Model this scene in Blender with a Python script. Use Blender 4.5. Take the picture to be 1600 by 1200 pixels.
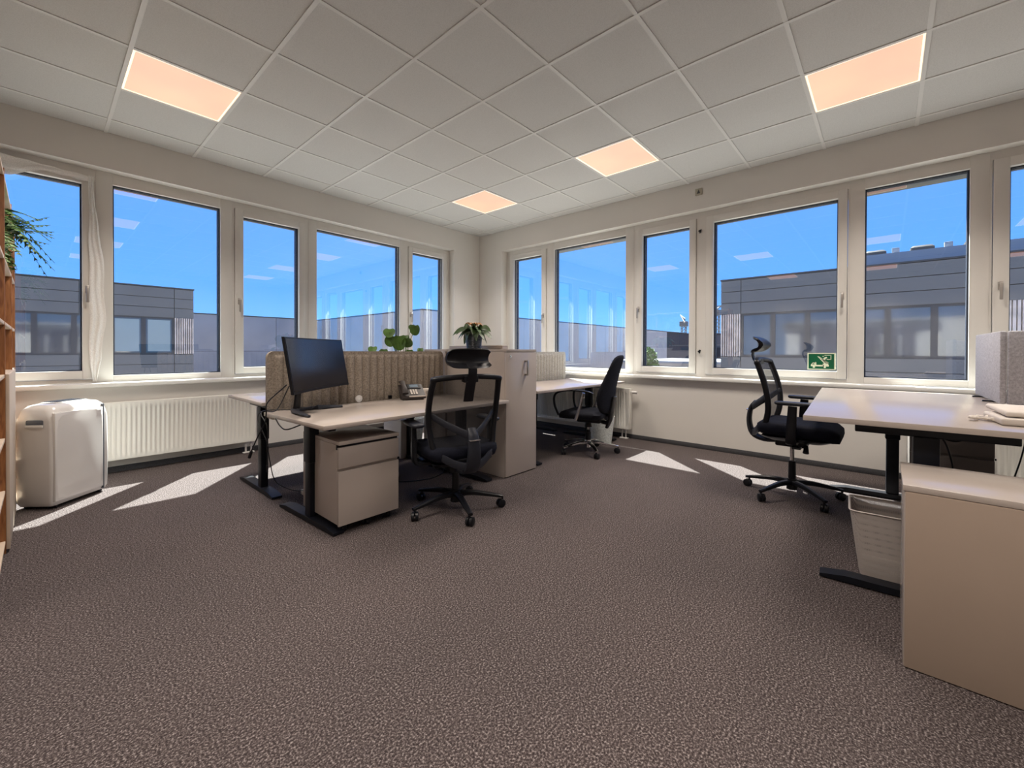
import bpy, bmesh, math, random
from mathutils import Vector, Matrix
random.seed(7)
PI = math.pi
for o in list(bpy.data.objects):
    bpy.data.objects.remove(o)
sc = bpy.context.scene
COL = sc.collection

# ------------------------------------------------------------------ camera
yaw, pitch, roll = -2.41355836, -0.00665240, 0.00297131
fo, cy = 656.470, 552.105
F = Vector((math.cos(yaw)*math.cos(pitch), math.sin(yaw)*math.cos(pitch), math.sin(pitch)))
R0 = Vector((math.sin(yaw), -math.cos(yaw), 0)); U0 = R0.cross(F)
R_ = R0*math.cos(roll) + U0*math.sin(roll); U_ = -R0*math.sin(roll) + U0*math.cos(roll)
CAM = Vector((4.92992, 5.13759, 1.09532))
cd = bpy.data.cameras.new('camera'); co = bpy.data.objects.new('camera', cd); COL.objects.link(co)
m = Matrix.Identity(4)
for i in range(3):
    m[i][0] = R_[i]; m[i][1] = U_[i]; m[i][2] = -F[i]; m[i][3] = CAM[i]
co.matrix_world = m
cd.sensor_width = 36; cd.sensor_fit = 'HORIZONTAL'; cd.lens = fo/1600*36
cd.shift_x = 0.0; cd.shift_y = (cy-600)/1600
cd.clip_start = 0.02; cd.clip_end = 600
sc.camera = co

# ------------------------------------------------------------------ world, sun, exposure
SUN_E = 34.0; LAMP_W = 26.0; SKY_S = 1.0
sc.view_settings.view_transform = 'Standard'; sc.view_settings.look = 'None'
sc.view_settings.exposure = 0.0; sc.view_settings.gamma = 1.0
sc.view_settings.use_curve_mapping = False
w = bpy.data.worlds.new('sky'); sc.world = w; w.use_nodes = True
nt = w.node_tree; nt.nodes.clear()
tc = nt.nodes.new('ShaderNodeTexCoord'); sp = nt.nodes.new('ShaderNodeSeparateXYZ')
cr = nt.nodes.new('ShaderNodeValToRGB'); bg = nt.nodes.new('ShaderNodeBackground'); wo = nt.nodes.new('ShaderNodeOutputWorld')
nt.links.new(tc.outputs['Generated'], sp.inputs[0]); nt.links.new(sp.outputs['Z'], cr.inputs[0])
e = cr.color_ramp.elements
e[0].position = 0.0; e[0].color = (0.36, 0.88, 1.60, 1)
e[1].position = 1.0; e[1].color = (0.12, 0.34, 1.0, 1)
x = e.new(0.12); x.color = (0.19, 0.62, 1.55, 1)
x = e.new(0.36); x.color = (0.11, 0.44, 1.45, 1)
bg.inputs[1].default_value = SKY_S
nt.links.new(cr.outputs[0], bg.inputs[0]); nt.links.new(bg.outputs[0], wo.inputs[0])
sl = bpy.data.lights.new('sun', 'SUN'); sl.energy = SUN_E; sl.color = (0.96, 1.0, 0.95); sl.angle = math.radians(0.5)
so = bpy.data.objects.new('sun', sl); COL.objects.link(so)
so.rotation_mode = 'QUATERNION'; so.rotation_quaternion = Vector((0.87, 1.0, -1.563)).to_track_quat('-Z', 'Y')

# ------------------------------------------------------------------ materials
def newmat(name):
    mt = bpy.data.materials.new(name); mt.use_nodes = True
    return mt, mt.node_tree, mt.node_tree.nodes['Principled BSDF']
def L(nt, a, b): nt.links.new(a, b)
def coords(nt, scale=1.0, kind='Object'):
    t = nt.nodes.new('ShaderNodeTexCoord'); mp = nt.nodes.new('ShaderNodeMapping')
    sc_ = scale if isinstance(scale, tuple) else (scale,)*3
    mp.inputs['Scale'].default_value = sc_
    L(nt, t.outputs[kind], mp.inputs[0]); return mp.outputs[0]
def noise(nt, vec, scale, detail=2.0, rough=0.5):
    n = nt.nodes.new('ShaderNodeTexNoise'); n.inputs['Scale'].default_value = scale
    n.inputs['Detail'].default_value = detail; n.inputs['Roughness'].default_value = rough
    L(nt, vec, n.inputs['Vector']); return n.outputs['Fac']
def ramp(nt, fac, stops):
    r = nt.nodes.new('ShaderNodeValToRGB'); els = r.color_ramp.elements
    while len(els) < len(stops): els.new(0.5)
    for el, (p, c) in zip(els, stops):
        el.position = p; el.color = (*c, 1)
    L(nt, fac, r.inputs[0]); return r.outputs[0]
def bump(nt, bsdf, h, strength, dist=0.002):
    b = nt.nodes.new('ShaderNodeBump'); b.inputs['Strength'].default_value = strength
    b.inputs['Distance'].default_value = dist
    L(nt, h, b.inputs['Height']); L(nt, b.outputs[0], bsdf.inputs['Normal'])
def mat(name, col, rough=0.5, metal=0.0, var=0.06, vs=6.0, bmp=0.0, bs=200.0, spec=0.5):
    """procedural material: base colour with soft noise variation and optional fine relief"""
    mt, nt, b = newmat(name)
    v = coords(nt)
    f = noise(nt, v, vs, 3.0)
    lo = tuple(max(0, c*(1-var)) for c in col); hi = tuple(min(1, c*(1+var)) for c in col)
    L(nt, ramp(nt, f, [(0.3, lo), (0.7, hi)]), b.inputs['Base Color'])
    b.inputs['Roughness'].default_value = rough; b.inputs['Metallic'].default_value = metal
    b.inputs['Specular IOR Level'].default_value = spec
    if bmp: bump(nt, b, noise(nt, v, bs, 2.0), bmp)
    return mt
M = {}
M['wall'] = mat('wall_paint', (0.67, 0.645, 0.605), 0.85, var=0.02, vs=1.5, bmp=0.25, bs=260)
M['frame'] = mat('window_pvc', (0.66, 0.64, 0.60), 0.38, var=0.015)
M['gasket'] = mat('black_gasket', (0.012, 0.016, 0.03), 0.6)
M['sill'] = mat('sill_laminate', (0.72, 0.72, 0.69), 0.4, var=0.02)
M['rad'] = mat('radiator_enamel', (0.74, 0.73, 0.68), 0.35, var=0.01)
M['base'] = mat('baseboard_carpet', (0.055, 0.055, 0.06), 0.95, var=0.3, vs=150)
M['white'] = mat('white_laminate', (0.44, 0.385, 0.345), 0.20, var=0.015, vs=3)
M['taupe'] = mat('taupe_laminate', (0.15, 0.13, 0.12), 0.5, var=0.03)
M['tan'] = mat('tan_back_board', (0.34, 0.265, 0.21), 0.5, var=0.02)  # white cabinet board with the warm light put into its colour
M['whiteedge'] = mat('white_edge_band', (0.70, 0.66, 0.60), 0.45, var=0.01)
M['black'] = mat('black_powder_coat', (0.006, 0.007, 0.011), 0.42, var=0.2, vs=30, bmp=0.15, bs=600, spec=0.25)
M['plastic'] = mat('black_plastic', (0.006, 0.0065, 0.009), 0.38, var=0.15, vs=20, bmp=0.08, bs=500, spec=0.3)
M['greyplast'] = mat('dark_grey_plastic', (0.016, 0.018, 0.026), 0.42, var=0.1, spec=0.35)
M['seatfab'] = mat('black_seat_fabric', (0.006, 0.007, 0.014), 0.8, var=0.3, vs=120, bmp=0.5, bs=500, spec=0.15)
M['blackfab'] = mat('charcoal_upholstery', (0.011, 0.012, 0.018), 0.85, var=0.3, vs=100, bmp=0.5, bs=450, spec=0.2)
M['chrome'] = mat('chrome', (0.75, 0.75, 0.76), 0.12, 1.0, var=0.02)
M['steel'] = mat('brushed_steel', (0.45, 0.44, 0.42), 0.3, 1.0, var=0.05, vs=50)
M['ac'] = mat('glossy_white_plastic', (0.66, 0.64, 0.62), 0.16, var=0.01)
M['acseam'] = mat('grey_seam', (0.10, 0.11, 0.13), 0.5)
M['handle'] = mat('window_handle_metal', (0.42, 0.39, 0.36), 0.35, 0.6, var=0.03)
M['door'] = mat('pale_door', (0.60, 0.50, 0.40), 0.5, var=0.04)
M['pot'] = mat('dark_glazed_pot', (0.035, 0.045, 0.055), 0.35, var=0.4, vs=30, bmp=0.3, bs=60)
M['soil'] = mat('potting_soil', (0.03, 0.02, 0.014), 0.95, var=0.4, vs=60)
M['leaf'] = mat('green_leaf', (0.07, 0.15, 0.022), 0.4, var=0.35, vs=12)
M['leafdark'] = mat('dark_green_leaf', (0.06, 0.11, 0.035), 0.4, var=0.45, vs=18)
M['fern'] = mat('fern_green', (0.09, 0.20, 0.035), 0.55, var=0.5, vs=25)
M['bract'] = mat('dry_orange_bract', (0.55, 0.25, 0.08), 0.6, var=0.3, vs=30)
M['paper'] = mat('white_canvas', (0.66, 0.60, 0.54), 0.8, var=0.05, vs=12, bmp=0.3, bs=80)
M['phone'] = mat('phone_plastic', (0.030, 0.023, 0.022), 0.38, var=0.1)
M['key'] = mat('phone_key', (0.62, 0.55, 0.50), 0.4)
M['lcd'] = mat('grey_lcd', (0.14, 0.19, 0.24), 0.2)
M['screenglass'] = mat('display_glass', (0.008, 0.009, 0.014), 0.22, var=0.1)
M['green'] = mat('sign_green', (0.0, 0.095, 0.038), 0.4, var=0.05)
M['signwhite'] = mat('sign_cream', (0.72, 0.74, 0.55), 0.5, var=0.03)
M['roofmetal'] = mat('roof_sheet', (0.30, 0.31, 0.33), 0.6, var=0.08, vs=0.6)
M['facade'] = mat('dark_facade_panel', (0.15, 0.14, 0.13), 0.55, var=0.06, vs=0.7)
M['facadeback'] = mat('facade_joint', (0.05, 0.05, 0.05), 0.8)
M['slat'] = mat('facade_slat', (0.62, 0.50, 0.42), 0.7, var=0.25, vs=2.5)
M['extframe'] = mat('far_window_frame', (0.05, 0.05, 0.052), 0.7)
M['concrete'] = mat('light_concrete', (0.46, 0.41, 0.38), 0.85, var=0.08, vs=0.5)
M['pelmet'] = mat('olive_grey_metal', (0.05, 0.055, 0.045), 0.6, var=0.05)
M['ground'] = mat('outdoor_gravel', (0.23, 0.215, 0.20), 0.95, var=0.2, vs=0.5)
M['blind'] = mat('pale_window_blind', (0.30, 0.36, 0.36), 0.6, var=0.05, vs=1)  # bright reflections on far panes, painted as an opaque pale colour
M['crane'] = mat('crane_steel', (0.16, 0.15, 0.14), 0.6)
M['sensor'] = mat('beige_sensor', (0.35, 0.32, 0.25), 0.5, var=0.1)

# carpet: salt-and-pepper loop pile
mt, nt, b = newmat('speckled_carpet'); v = coords(nt)
f1 = noise(nt, v, 155, 3.0, 0.7); f2 = noise(nt, v, 1.2, 3.0)
c1 = ramp(nt, f1, [(0.36, (0.018, 0.013, 0.013)), (0.50, (0.066, 0.052, 0.051)), (0.57, (0.135, 0.113, 0.110)), (0.68, (0.33, 0.30, 0.29))])
c2 = ramp(nt, f2, [(0.3, (0.90, 0.90, 0.90)), (0.7, (1.05, 1.03, 1.02))])
mx = nt.nodes.new('ShaderNodeMix'); mx.data_type = 'RGBA'; mx.blend_type = 'MULTIPLY'; mx.inputs[0].default_value = 1
L(nt, c1, mx.inputs[6]); L(nt, c2, mx.inputs[7]); L(nt, mx.outputs[2], b.inputs['Base Color'])
b.inputs['Roughness'].default_value = 0.95; b.inputs['Specular IOR Level'].default_value = 0.2
bump(nt, b, f1, 0.7, 0.004); M['carpet'] = mt

# mineral fibre ceiling tile
mt, nt, b = newmat('mineral_tile'); v = coords(nt)
f1 = noise(nt, v, 160, 3.0, 0.7); f2 = noise(nt, v, 1.0, 2.0)
L(nt, ramp(nt, f1, [(0.35, (0.53, 0.525, 0.51)), (0.6, (0.60, 0.595, 0.58))]), b.inputs['Base Color'])
b.inputs['Roughness'].default_value = 0.95; bump(nt, b, f1, 0.35, 0.002); M['tile'] = mt
M['rail'] = mat('grid_rail_enamel', (0.64, 0.63, 0.61), 0.45, var=0.01)

# felt screens
def felt(name, c0, c1, sc_=260):
    mt, nt, b = newmat(name); v = coords(nt)
    f = noise(nt, v, sc_, 3.0, 0.7); g = noise(nt, v, 90, 2.0, 0.6)
    ad = nt.nodes.new('ShaderNodeMath'); ad.operation = 'ADD'; L(nt, f, ad.inputs[0]); L(nt, g, ad.inputs[1])
    mr = nt.nodes.new('ShaderNodeMapRange'); mr.inputs[1].default_value = 0.7; mr.inputs[2].default_value = 1.3
    L(nt, ad.outputs[0], mr.inputs[0])
    L(nt, ramp(nt, mr.outputs[0], [(0.0, c0), (1.0, c1)]), b.inputs['Base Color'])
    b.inputs['Roughness'].default_value = 1.0; b.inputs['Specular IOR Level'].default_value = 0.15
    bump(nt, b, f, 0.6, 0.002); return mt
M['felt'] = felt('taupe_felt', (0.17, 0.14, 0.11), (0.42, 0.36, 0.30))
M['greyfelt'] = felt('pale_grey_felt', (0.36, 0.36, 0.40), (0.64, 0.64, 0.68))
M['panelfelt'] = felt('dark_grey_felt', (0.10, 0.09, 0.085), (0.16, 0.15, 0.14))

# pine wood
mt, nt, b = newmat('stained_pine'); v = coords(nt, (6.0, 6.0, 0.7))
wv = nt.nodes.new('ShaderNodeTexNoise'); wv.inputs['Scale'].default_value = 9; wv.inputs['Detail'].default_value = 5
wv.inputs['Distortion'].default_value = 1.2; L(nt, v, wv.inputs['Vector'])
L(nt, ramp(nt, wv.outputs['Fac'], [(0.3, (0.18, 0.060, 0.018)), (0.7, (0.42, 0.18, 0.062))]), b.inputs['Base Color'])
b.inputs['Roughness'].default_value = 0.5; M['pine'] = mt
M['pinelight'] = mat('pale_pine', (0.62, 0.50, 0.38), 0.5, var=0.12, vs=8)

# clear window glass: a thin pane, mirror-like by Fresnel, otherwise clear
def glass(name, tint, ior=2.6):
    mt, nt, b = newmat(name); nt.nodes.remove(b)
    out = nt.nodes['Material Output']
    tr = nt.nodes.new('ShaderNodeBsdfTransparent'); tr.inputs[0].default_value = (*tint, 1)
    gl = nt.nodes.new('ShaderNodeBsdfGlossy'); gl.inputs['Roughness'].default_value = 0.0
    gl.inputs['Color'].default_value = (0.95, 0.97, 1.0, 1)
    fr = nt.nodes.new('ShaderNodeFresnel'); fr.inputs[0].default_value = ior
    mixs = nt.nodes.new('ShaderNodeMixShader')
    ge = nt.nodes.new('ShaderNodeNewGeometry'); mi = nt.nodes.new('ShaderNodeMapRange')   # same reflectance from both sides
    mi.inputs[3].default_value = ior; mi.inputs[4].default_value = 1/ior
    L(nt, ge.outputs['Backfacing'], mi.inputs[0]); L(nt, mi.outputs[0], fr.inputs[0])
    L(nt, fr.outputs[0], mixs.inputs[0]); L(nt, tr.outputs[0], mixs.inputs[1]); L(nt, gl.outputs[0], mixs.inputs[2])
    L(nt, mixs.outputs[0], out.inputs[0]); return mt
M['glass'] = glass('insulating_glass', (0.97, 0.985, 0.98))
mt, nt, b = newmat('far_glass'); b.inputs['Base Color'].default_value = (0.05, 0.06, 0.075, 1)
v = coords(nt); L(nt, ramp(nt, noise(nt, v, 0.8), [(0.3, (0.04, 0.05, 0.065)), (0.7, (0.10, 0.11, 0.13))]), b.inputs['Base Color'])
b.inputs['Roughness'].default_value = 0.06; b.inputs['IOR'].default_value = 1.9; M['farglass'] = mt

# chair mesh and other see-through fabrics
def sheer(name, col, alpha, scale):
    mt, nt, b = newmat(name); out = nt.nodes['Material Output']
    b.inputs['Base Color'].default_value = (*col, 1); b.inputs['Roughness'].default_value = 0.8
    tr = nt.nodes.new('ShaderNodeBsdfTransparent'); mixs = nt.nodes.new('ShaderNodeMixShader')
    v = coords(nt); f = noise(nt, v, scale, 1.0)
    mr = nt.nodes.new('ShaderNodeMapRange'); mr.inputs[3].default_value = alpha-0.12; mr.inputs[4].default_value = alpha+0.12
    mr.inputs[1].default_value = 0.35; mr.inputs[2].default_value = 0.65
    L(nt, f, mr.inputs[0]); L(nt, mr.outputs[0], mixs.inputs[0])
    L(nt, tr.outputs[0], mixs.inputs[1]); L(nt, b.outputs[0], mixs.inputs[2]); L(nt, mixs.outputs[0], out.inputs[0])
    return mt
M['mesh'] = sheer('black_backrest_mesh', (0.004, 0.004, 0.006), 0.70, 700)
M['sheer'] = sheer('white_seal_cloth', (0.90, 0.90, 0.88), 0.87, 300)
M['binwhite'] = sheer('translucent_white_bin', (0.72, 0.76, 0.74), 0.85, 60)
M['wire'] = mat('white_wire_mesh', (0.52, 0.47, 0.43), 0.5, var=0.02)
mt, nt, b = newmat('perforated_white_steel'); out = nt.nodes['Material Output']
b.inputs['Base Color'].default_value = (0.50, 0.455, 0.42, 1); b.inputs['Roughness'].default_value = 0.5
vo = nt.nodes.new('ShaderNodeTexVoronoi'); vo.inputs['Scale'].default_value = 260; vo.inputs['Randomness'].default_value = 0
L(nt, coords(nt), vo.inputs['Vector'])
lt = nt.nodes.new('ShaderNodeMath'); lt.operation = 'GREATER_THAN'; lt.inputs[1].default_value = 0.36; L(nt, vo.outputs['Distance'], lt.inputs[0])
tr = nt.nodes.new('ShaderNodeBsdfTransparent'); ms = nt.nodes.new('ShaderNodeMixShader')
L(nt, lt.outputs[0], ms.inputs[0]); L(nt, tr.outputs[0], ms.inputs[1]); L(nt, b.outputs[0], ms.inputs[2]); L(nt, ms.outputs[0], out.inputs[0])
M['perf'] = mt

# lamp diffuser: warm micro-prismatic sheet
mt, nt, b = newmat('warm_diffuser'); v = coords(nt)
f = noise(nt, v, 1.6, 2.0)
L(nt, ramp(nt, f, [(0.3, (1.0, 0.45, 0.31)), (0.7, (1.0, 0.53, 0.34))]), b.inputs['Emission Color'])
b.inputs['Base Color'].default_value = (0.2, 0.18, 0.16, 1)
b.inputs['Emission Strength'].default_value = 1.10; M['diff'] = mt
mt, nt, b = newmat('bright_diffuser_edge')
b.inputs['Base Color'].default_value = (0.8, 0.7, 0.6, 1)
b.inputs['Emission Color'].default_value = (1.0, 0.80, 0.60, 1); b.inputs['Emission Strength'].default_value = 1.1; M['diffedge'] = mt

# ------------------------------------------------------------------ mesh helpers
def catmull(pts, sub=4, closed=False):
    pts = [Vector(p) for p in pts]
    n = len(pts); out = []
    rng = range(n if closed else n-1)
    for i in rng:
        p1, p2 = pts[i], pts[(i+1) % n]
        p0 = pts[(i-1) % n] if (closed or i > 0) else p1*2-p2
        p3 = pts[(i+2) % n] if (closed or i+2 < n) else p2*2-p1
        for k in range(sub):
            t = k/sub
            out.append(0.5*((2*p1)+(p2-p0)*t+(2*p0-5*p1+4*p2-p3)*t*t+(3*p1-p0-3*p2+p3)*t**3))
    if not closed: out.append(pts[-1])
    return out
class MB:
    def __init__(s): s.bm = bmesh.new()
    def box(s, x0, x1, y0, y1, z0, z1, bev=0.0, mtx=None, seg=2):
        r = bmesh.ops.create_cube(s.bm, size=1.0); vs = r['verts']
        T = Matrix.Translation(((x0+x1)/2, (y0+y1)/2, (z0+z1)/2)) @ Matrix.Diagonal((abs(x1-x0), abs(y1-y0), abs(z1-z0), 1))
        bmesh.ops.transform(s.bm, matrix=T, verts=vs)
        if bev:
            es = list({e for v in vs for e in v.link_edges})
            r = bmesh.ops.bevel(s.bm, geom=es, offset=bev, segments=seg, affect='EDGES', profile=0.5)
            vs = list({v for f in r['faces'] for v in f.verts} | {v for v in vs if v.is_valid})
        if mtx is not None: bmesh.ops.transform(s.bm, matrix=mtx, verts=vs)
        return s
    def loft(s, rings, cap=True, closed_ring=True, closed_path=False):
        rows = [[s.bm.verts.new(p) for p in r] for r in rings]
        n = len(rows[0]); kk = n if closed_ring else n-1
        rr = len(rows) if closed_path else len(rows)-1
        for i in range(rr):
            a, b = rows[i], rows[(i+1) % len(rows)]
            for k in range(kk):
                try: s.bm.faces.new((a[k], a[(k+1) % n], b[(k+1) % n], b[k]))
                except ValueError: pass
        if cap and closed_ring and not closed_path:
            s.bm.faces.new(rows[0][::-1]); s.bm.faces.new(rows[-1])
        return s
    def sweep(s, path, w, h, side=(1, 0, 0), n=8, closed=False, cap=True, power=2.0):
        """sweep a superellipse section (w along side, h across) along a path; w/h scalar or list"""
        path = [Vector(p) for p in path]; N = len(path); rings = []
        side = Vector(side)
        for i, p in enumerate(path):
            if closed: t = path[(i+1) % N]-path[(i-1) % N]
            else: t = path[min(i+1, N-1)]-path[max(i-1, 0)]
            t.normalize()
            sd = side - t*side.dot(t)
            if sd.length < 1e-4: sd = Vector((0, 0, 1)) - t*t.z
            if sd.length < 1e-4: sd = Vector((0, 1, 0))
            sd.normalize(); up = t.cross(sd)
            u = i/max(1, N-1)
            ww = w if not isinstance(w, (list, tuple)) else interp(w, u)
            hh = h if not isinstance(h, (list, tuple)) else interp(h, u)
            ring = []
            for k in range(n):
                a = 2*PI*(k+0.5)/n; ca, sa = math.cos(a), math.sin(a)
                px = math.copysign(abs(ca)**(2/power), ca); py = math.copysign(abs(sa)**(2/power), sa)
                ring.append(p+sd*px*ww/2+up*py*hh/2)
            rings.append(ring)
        return s.loft(rings, cap=cap, closed_path=closed)
    def tube(s, path, r, n=8, sub=4, closed=False):
        pp = catmull(path, sub, closed) if sub > 1 else path
        rr = [2*q for q in r] if isinstance(r, (list, tuple)) else 2*r
        return s.sweep(pp, rr, rr, side=(0.31, 0.17, 0.93), n=n, closed=closed)
    def cyl(s, p0, p1, r0, r1=None, n=16):
        p0 = Vector(p0); p1 = Vector(p1); r1 = r0 if r1 is None else r1
        t = (p1-p0).normalized(); a = t.orthogonal().normalized(); b = t.cross(a)
        rings = [[p+(a*math.cos(2*PI*k/n)+b*math.sin(2*PI*k/n))*r for k in range(n)] for p, r in ((p0, r0), (p1, r1))]
        return s.loft(rings)
    def lathe(s, prof, c=(0, 0, 0), n=24):
        c = Vector(c)
        rings = [[c+Vector((r*math.cos(2*PI*k/n), r*math.sin(2*PI*k/n), z)) for k in range(n)] for r, z in prof]
        return s.loft(rings)
    def prism(s, poly, fn, d0, d1):
        """poly: 2D points; fn(u, v, d) -> 3D"""
        return s.loft([[fn(u, v, d0) for u, v in poly], [fn(u, v, d1) for u, v in poly]])
    def rrect_loft(s, levels, n=6):
        """levels: (cx, cy, hx, hy, r, z)"""
        rings = []
        for cx, cyy, hx, hy, r, z in levels:
            rg = []
            for qi, (sx, sy) in enumerate(((1, 1), (-1, 1), (-1, -1), (1, -1))):
                for k in range(n):
                    a = qi*PI/2 + (PI/2)*k/(n-1)
                    rg.append(Vector((cx+sx*(hx-r)+r*math.cos(a), cyy+sy*(hy-r)+r*math.sin(a), z)))
            rings.append(rg)
        return s.loft(rings)
    def build(s, name, mt, parent=None, smooth=True, autosmooth=35):
        bmesh.ops.recalc_face_normals(s.bm, faces=s.bm.faces)
        me = bpy.data.meshes.new(name); s.bm.to_mesh(me); s.bm.free()
        me.materials.append(M[mt] if isinstance(mt, str) else mt)
        if smooth:
            for p in me.polygons: p.use_smooth = True
            try: me.set_sharp_from_angle(angle=math.radians(autosmooth))
            except Exception: pass
        o = bpy.data.objects.new(name, me); COL.objects.link(o)
        if parent is not None: o.parent = parent
        return o
def interp(lst, u):
    x = u*(len(lst)-1); i = min(int(x), len(lst)-2); return lst[i]+(lst[i+1]-lst[i])*(x-i)
def tag(o, label, cat, group=None, kind=None):
    o['label'] = label; o['category'] = cat
    if group: o['group'] = group
    if kind: o['kind'] = kind
    return o
def thing(name, label, cat, loc=(0, 0, 0), rz=0.0, group=None):
    o = bpy.data.objects.new(name, None); COL.objects.link(o); o.empty_display_size = 0.05
    o.location = loc; o.rotation_euler = (0, 0, rz)
    return tag(o, label, cat, group)
def struct_root(name, loc=(0, 0, 0)):
    o = bpy.data.objects.new(name, None); COL.objects.link(o); o.location = loc; o['kind'] = 'structure'; o.empty_display_size = 0.05
    return o
def structure(o): o['kind'] = 'structure'; return o

# ------------------------------------------------------------------ room shell
RX, RY, H = 8.4, 8.6, 3.0
T = 0.28
structure(MB().box(0, RX, 0, RY, -0.2, 0).build('floor', 'carpet', smooth=False))
Z0, Z1 = 0.80, 2.69
def wall_with_opening(name, axis, o0, o1, length):
    """axis 0: wall on x=0 running along y, axis 1: wall on y=0 running along x"""
    b = MB()
    def bx(a0, a1, z0, z1):
        if axis == 0: b.box(-T, 0, a0, a1, z0, z1)
        else: b.box(a0, a1, -T, 0, z0, z1)
    start = -T if axis == 1 else 0.0
    bx(start, length, -0.2, Z0-0.035); bx(start, length, Z1, H+0.2)
    bx(start, o0, Z0-0.035, Z1); bx(o1, length, Z0-0.035, Z1)
    return structure(b.build(name, 'wall', smooth=False))
LO = (0.553, 5.37); RO = (0.513, 6.60)
wall_with_opening('wall_left', 1, LO[0], LO[1], RX)
wall_with_opening('wall_right', 0, RO[0], RO[1], RY)
structure(MB().box(RX, RX+0.2, 0, RY, -0.2, H+0.2).build('wall_far', 'wall', smooth=False))
structure(MB().box(-T, RX+0.2, RY, RY+0.2, -0.2, H+0.2).build('wall_back', 'wall', smooth=False))
structure(MB().box(0.0, RX, 0.0, 0.012, 0, 0.052, 0.003).build('baseboard_left', 'base'))
structure(MB().box(0.0, 0.012, 0.013, RY, 0, 0.052, 0.003).build('baseboard_right', 'base'))
# inner sills
structure(MB().box(LO[0]-0.04, LO[1]+0.04, -0.125, 0.05, 0.762, 0.80, 0.008).build('trim_1', 'sill'))
structure(MB().box(-0.125, 0.05, RO[0]-0.04, RO[1]+0.04, 0.762, 0.80, 0.008).build('trim_2', 'sill'))
# external pelmets that hold the blinds, and outer sills
structure(MB().box(-0.45, 7.2, -0.505, -T, 2.70, 3.05).build('trim_3', 'pelmet', smooth=False))
structure(MB().box(-0.45, -T, -T, 7.4, 2.61, 3.05).build('trim_4', 'pelmet', smooth=False))
structure(MB().box(LO[0], LO[1], -T-0.06, -0.20, 0.75, 0.785).build('trim_5', 'extframe', smooth=False))
structure(MB().box(-T-0.06, -0.20, RO[0], RO[1], 0.75, 0.785).build('trim_6', 'extframe', smooth=False))

# ceiling: slab, tiles, rails
ceil = structure(MB().box(-T, RX+0.2, -T, RY+0.2, H+0.05, H+0.2).build('ceiling', 'tile', smooth=False))
GX = [(-0.455+0.625*i) for i in range(0, 16)]; GY = [(-0.31+0.625*j) for j in range(0, 16)]
LIGHTS = {(i, j) for i in (2, 7, 12) for j in (2, 5, 8, 11)}
tile_mesh = None
for i in range(len(GX)-1):
    for j in range(len(GY)-1):
        if (i, j) in LIGHTS: continue
        x0, x1 = max(GX[i], 0), min(GX[i+1], RX); y0, y1 = max(GY[j], 0), min(GY[j+1], RY)
        if x1-x0 < 0.02 or y1-y0 < 0.02: continue
        full = (x1-x0 > 0.62 and y1-y0 > 0.62)
        g = 0.004
        if full and tile_mesh:
            o = bpy.data.objects.new('tile', tile_mesh); COL.objects.link(o); o.parent = ceil
            o.location = ((x0+x1)/2, (y0+y1)/2, 0)
        else:
            hx, hy = (x1-x0)/2-g, (y1-y0)/2-g
            o = MB().box(-hx, hx, -hy, hy, H+0.005, H+0.022).build('tile', 'tile', ceil, smooth=False)
            o.location = ((x0+x1)/2, (y0+y1)/2, 0)
            if full: tile_mesh = o.data
for gx in GX:
    if 0 < gx < RX: MB().box(gx-0.012, gx+0.012, 0, RY, H-0.001, H+0.03, 0.0006, seg=1).build('grid_rail', 'rail', ceil, smooth=False)
for gy in GY:
    if 0 < gy < RY: MB().box(0, RX, gy-0.012, gy+0.012, H, H+0.029).build('grid_rail', 'rail', ceil, smooth=False)

# ------------------------------------------------------------------ ceiling lights
LN = {(2, 2): 'square warm ceiling light nearest the room corner', (2, 5): 'square warm ceiling light second from the room corner along the right windows',
      (2, 8): 'square warm ceiling light near the top right, above the rightmost windows', (7, 2): 'square warm ceiling light at the upper left above the left windows'}
for (i, j) in sorted(LIGHTS):
    x0, y0 = GX[i]+0.3125, GY[j]+0.3125
    lab = LN.get((i, j), 'square warm ceiling light panel out of the view, behind or above the camera')
    t = thing('ceiling_light', lab, 'ceiling light', (x0, y0, H), group='square ceiling light panels' if (i, j) in LN else 'ceiling lights out of view')
    h = 0.294
    b = MB()
    for a in ((-h-0.004, h+0.004, -h-0.004, -h+0.006), (-h-0.004, h+0.004, h-0.006, h+0.004), (-h-0.004, -h+0.006, -h+0.006, h-0.006), (h-0.006, h+0.004, -h+0.006, h-0.006)):
        b.box(*a, 0.002, 0.03)
    b.build('light_edge', 'diffedge', t, smooth=False)
    MB().box(-h+0.006, h-0.006, -h+0.006, h-0.006, 0.004, 0.02).build('diffuser', 'diff', t, smooth=False)
    la = bpy.data.lights.new('lamp_glow', 'AREA'); la.shape = 'SQUARE'; la.size = 0.56; la.energy = LAMP_W
    la.color = (1.0, 0.90, 0.80); la.spread = math.radians(118)
    lo = bpy.data.objects.new('lamp_glow', la); COL.objects.link(lo); lo.parent = t; lo.location = (0, 0, -0.002)

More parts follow.
